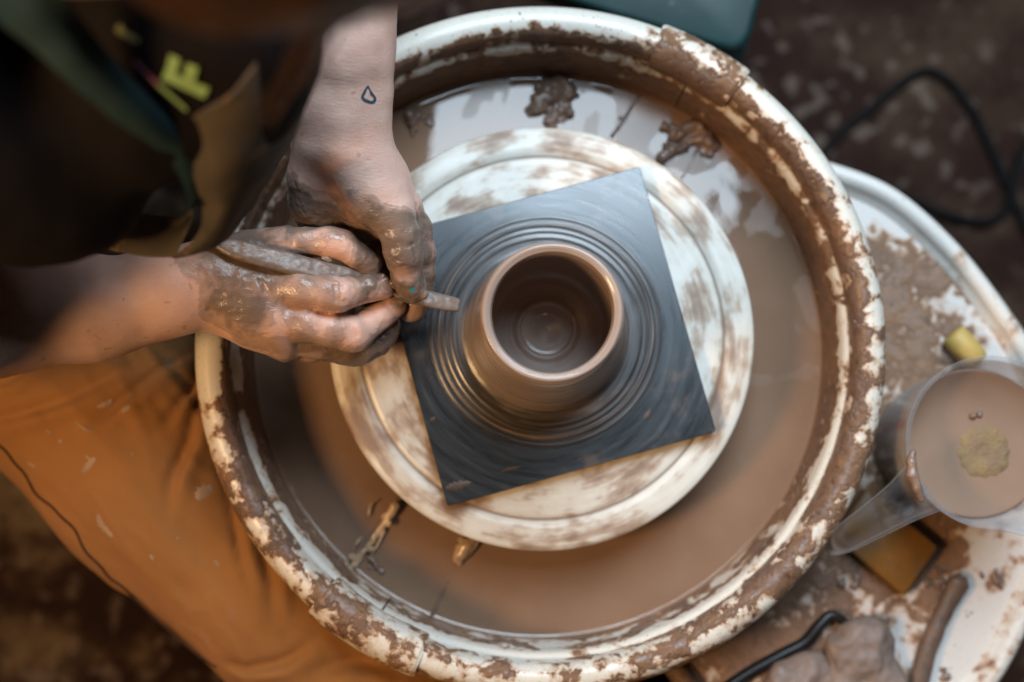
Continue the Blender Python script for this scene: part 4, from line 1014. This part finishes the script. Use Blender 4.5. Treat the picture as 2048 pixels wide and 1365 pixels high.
# ---- dark shirt
SH = Field(0.004)
SH.group([(S3(-.40, .20, .12), S3(-.33, .21, .30), .125, .118), (S3(-.33, .21, .30), S3(-.30, .25, .40), .112, .085)], .05, .03)
SH.group([(S3(-.60, .12, -.04), S3(-.40, .20, .12), .155, .125)], .05, .04)
SH.group([(S3(-.36, .13, .41), S3(-.305, .085, .275), .066, .069)], .02, .014)                       # right sleeve
SH.group([(J(300, 60, .33), J(450, 40, .335), .06, .05), (J(320, 150, .315), J(430, 150, .318), .06, .05)], .03, .03)
SH.group([(S3(-.40, .09, .38), S3(-.448, -.002, .238), .073, .073)], .02, .02)  # unseen sleeve extension, added to shade the forearm from the warm lamp
SH.group([(S3(-.28, .34, .39), S3(-.235, .395, .325), .068, .064)], .02, .02)
V, Fc = SH.mesh(); V = smooth(V, Fc, 2); N = vnormals(V, Fc)
V = V + N * ((fbm(V * np.array([1, 1, .6]), 16, 3, 9) - .5) * .012)[:, None]
shirt = mesh_obj('shirt', V, Fc, m_cloth('dark_shirt', (0.008, 0.006, 0.007), 800, (0.03, 0.02, 0.017), .5, 12), person)
shirt.data.materials[0].node_tree.nodes['Principled BSDF'].inputs['Sheen Weight'].default_value = 0.0
bvs = BVHTree.FromPolygons([tuple(v) for v in V], [tuple(f) for f in Fc.tolist()])
M_neon = plain('neon_print', (0.34, 0.55, 0.21), .6, .15); M_pink = plain('pink_print', (0.42, 0.16, 0.30), .6); M_yel = plain('yellow_print', (0.35, 0.36, 0.16), .6)
def print_poly(name, quads, mat):
    V = []; Fc = []
    for qd in quads:
        qd = np.array(qd, float); n = 12; b = len(V); ok = True
        for i in range(n):
            for j in range(n):
                s_, t = i / (n - 1), j / (n - 1)
                p = (1 - s_) * (1 - t) * qd[0] + s_ * (1 - t) * qd[1] + s_ * t * qd[2] + (1 - s_) * t * qd[3]
                h = drape(bvs, *p, .0022); ok = ok and h is not None; V.append(h or Vector())
        if not ok: V = V[:b]; continue
        Fc += [(b + i * n + j, b + (i + 1) * n + j, b + (i + 1) * n + j + 1, b + i * n + j + 1) for i in range(n - 1) for j in range(n - 1)]
    if Fc: mesh_obj(name, V, Fc, mat, shirt)
# the letter F: spine along the lower side, two arms
print_poly('letter_print', [[(323, 156), (331, 138), (420, 172), (408, 194)], [(331, 138), (340, 107), (361, 116), (352, 146)], [(366, 152), (374, 124), (397, 132), (389, 160)]], M_neon)
print_poly('line_print', [[(268, 122), (273, 119), (318, 165), (314, 170)]], M_pink)
print_poly('line_print', [[(314, 170), (318, 165), (374, 215), (370, 220)]], M_neon)
print_poly('line_print', [[(233, 60), (243, 48), (250, 60), (240, 68)], [(240, 68), (250, 60), (281, 78), (276, 88)]], M_yel)

# ---- canvas apron: a strap down the left and a bib hanging towards the wheel
def m_apron():
    m = NT('apron_canvas'); n = m.noise(700, 2); n2 = m.noise(13, 5, .6); n3 = m.noise(26, 5, .6, dist=.5)
    c = m.ramp(n2, [(0.3, (0.055, 0.050, 0.042)), (0.6, (0.10, 0.082, 0.062)), (0.8, (0.12, 0.085, 0.065))])
    c = m.mix(m.math('MULTIPLY', m.step(n3, .58, .64), .8), c, (0.26, 0.145, 0.085)); c = m.mix(m.math('MULTIPLY', m.step(m.noise(9, 3), .55, .7), .7), c, (0.20, 0.13, 0.10))
    return m.set(color=c, rough=.8, normal=m.bump(n, .3, .0008), spec=.25)
M_apr = m_apron()
def m_strap():
    m = NT('teal_canvas'); n = m.noise(700, 2); n2 = m.noise(10, 4)
    c = m.ramp(n2, [(0.3, (0.012, 0.042, 0.052)), (0.7, (0.04, 0.070, 0.076))]); return m.set(color=c, rough=.8, normal=m.bump(n, .3, .0008), spec=.25)
def grid(rows): return [[tuple(P(x, y, z / 1000)) for x, y, z in r] for r in rows]
rows = grid([[(-160, -110, 468), (-90, -125, 472), (-10, -140, 472), (70, -150, 466)], [(-50, 0, 452), (10, -5, 456), (70, -10, 454), (130, -12, 446)], [(70, 105, 426), (110, 95, 428), (150, 85, 424), (190, 72, 412)],
             [(170, 190, 398), (205, 178, 399), (242, 168, 394), (277, 172, 378)], [(260, 262, 370), (292, 250, 372), (325, 240, 366), (356, 242, 350)], [(345, 325, 332), (365, 312, 336), (385, 300, 334), (405, 290, 320)], [(386, 420, 289), (402, 395, 294), (420, 370, 292), (440, 350, 285)]])
V, q_, N, dims = sheet(rows, 30, 60, 0); V += N * ((fbm(V, 25, 3, 2) - .5) * .006)[:, None]
V, q2 = thicken(V, q_, N, dims, .0016); ap = mesh_obj('apron_strap', V, q2, m_strap(), person)
rows = grid([[(352, 249, 352), (419, 213, 362), (467, 182, 368), (530, 99, 372), (590, 0, 372)], [(372, 300, 335), (430, 270, 348), (510, 225, 350), (570, 165, 346), (620, 90, 338)], [(392, 370, 310), (445, 350, 325), (510, 310, 325), (575, 250, 315), (618, 190, 300)],
             [(405, 430, 272), (450, 415, 290), (500, 385, 290), (550, 335, 275), (590, 275, 260)], [(390, 475, 240), (425, 470, 255), (465, 450, 256), (505, 410, 240), (545, 350, 225)], [(345, 518, 205), (380, 512, 215), (425, 497, 218), (462, 465, 206), (500, 405, 190)]])
V, q_, N, dims = sheet(rows, 46, 46, 0); V += N * ((fbm(V, 22, 3, 4) - .5) * .007)[:, None]
V, q2 = thicken(V, q_, N, dims, .0018); apb = mesh_obj('apron_bib', V, q2, M_apr, person)
rows = grid([[(386, 425, 262), (360, 440, 245), (300, 435, 235), (200, 420, 235)], [(380, 450, 235), (340, 470, 220), (280, 470, 212), (180, 460, 212)], [(350, 515, 200), (300, 515, 190), (240, 505, 188), (160, 485, 190)]])
V, q_, N, dims = sheet(rows, 26, 20, 0)
V, q2 = thicken(V, q_, N, dims, .0016); mesh_obj('apron_hem', V, q2, M_apr, person)

# ---- hair: a dark cap on the head and loose locks falling forward
HR = Field(0.005)
HR.group([(HC + S3(-.012, .004, .012), HC + S3(-.02, .008, .0), .094, .092), (HC + S3(.03, -.01, .03), HC + S3(-.03, .01, -.03), .070, .085), (HC + S3(-.02, -.040, -.02), HC + S3(-.04, -.035, -.06), .050, .042)], .03, .02)
V, Fc = HR.mesh(); N = vnormals(V, Fc); V = V + N * ((fbm(V * np.array([1, 1, 2.2]), 60, 3, 3) - .5) * .009)[:, None]
M_hair = plain('dark_brown_hair', (0.045, 0.022, 0.013), .42, .5, 160, .6, .002)
hair = mesh_obj('hair', V, Fc, M_hair, person)
rnd = random.Random(3)
def lock(start, mid, end, n, spread, r):
    V = []; Fc = []
    for i in range(n):
        j = lambda s_: np.array([rnd.gauss(0, s_), rnd.gauss(0, s_), rnd.gauss(0, s_)])
        pts = spline([np.array(start) + j(spread), np.array(mid) + j(spread * .8), np.array(end) + j(spread * .7)], 14)
        v, f = tube(pts, np.linspace(r, r * .4, 14), 5); b = len(V); V += list(v); Fc += [tuple(x + b for x in g) for g in f]
    mesh_obj('hair_lock', V, Fc, M_hair, hair)
lock(HC + S3(.02, -.085, .02), P(640, 60, .50), P(530, 235, .42), 20, .0045, .0010)
lock(HC + S3(.03, -.085, .03), P(660, 20, .50), P(590, 150, .43), 10, .005, .0010)

# ================================================================== the modelling tool in the hands
TL = Field(0.0011)
tp = spline([tuple(J(x, y, z / 1000)) for x, y, z in [(424, 484, 117), (500, 507, 114), (580, 527, 109), (650, 545, 101), (720, 563, 90), (775, 579, 79), (850, 597, 72), (916, 611, 63)]], 26)
hw = np.interp(np.linspace(0, 1, 26), [0, .06, .25, .5, .75, .97, 1], [.5, 4.8, 6.0, 5.4, 4.6, 4.8, 4.2]) / 1000
th_ = np.interp(np.linspace(0, 1, 26), [0, .1, .5, .9, 1], [1.2, 2.2, 2.4, 1.7, 1.0]) / 1000
td = tp[-1] - tp[0]; td /= np.linalg.norm(td); tsid = np.cross(td, [0.15, 0.25, 1.0]); tsid /= np.linalg.norm(tsid)
for s_ in (-1, -.5, 0, .5, 1):
    TL.group([(tp[i] + tsid * hw[i] * s_, tp[i + 1] + tsid * hw[i + 1] * s_, th_[i], th_[i + 1]) for i in range(25)], .0002, .003)
rnd = random.Random(12)
for i in range(26):                                       # clay stuck along it
    k = rnd.randrange(1, 25); c = tp[k] + tsid * hw[k] * rnd.uniform(-1, 1) + np.array([0, 0, th_[k] * .7]); TL.group([(c, c + td * rnd.uniform(.001, .005), rnd.uniform(.0008, .0019), .0006)], .001, .0016)
cur = spline([tuple(J(x, y, z / 1000)) for x, y, z in [(786, 584, 84), (795, 592, 86), (806, 593, 87), (816, 586, 86), (826, 588, 84)]], 12)
TL.group([(cur[i], cur[i + 1], .0017, .0015) for i in range(11)], .001, .001)
V, Fc = TL.mesh(); N = vnormals(V, Fc); V = V + N * ((fbm(V * np.array([.5, 1, 1]), 240, 3, 5) - .5) * .0012)[:, None]
tool = mesh_obj('modelling_tool', V, Fc, wetclay('clay_coated_wood', (0.185, 0.138, 0.112), 60, .34, .25, .0007, .25))
tag(tool, 'flat wooden modelling tool coated in wet clay held between both hands', 'tool')
f = Field(.0011); c = J(648, 519, .098); f.group([(c, c + np.array([.004, -.001, 0]), .0024, .0022), (c + np.array([0, .001, .001]), c + np.array([.003, .0, .001]), .002, .002)], .0008, .001)
V, Fc = f.mesh(); N = vnormals(V, Fc); V = V + N * ((fbm(V, 400, 2, 5) - .5) * .0015)[:, None]
tag(mesh_obj('clay_crumb', V, Fc, M_clay), 'small pale clay crumb caught on the tool beside the bent thumb', 'clay')

# slip smeared on the corners of the bat
bme = bat.data; bvb = BVHTree.FromPolygons([tuple(v.co) for v in bme.vertices], [tuple(f.vertices) for f in bme.polygons])
M_smear = wetclay('bat_smear', (0.075, 0.052, 0.040), 80, .4, .3, .0006, .4)
for pts, wd in [([(892, 978), (912, 972), (942, 966)], 8), ([(1404, 800), (1412, 826), (1418, 850)], 7), ([(1288, 838), (1296, 829), (1300, 820)], 5), ([(860, 842), (872, 836)], 4), ([(1000, 945), (1020, 938), (1042, 934)], 3)]:
    smear('slip_smear', pts, wd, M_smear, bat, bvb)
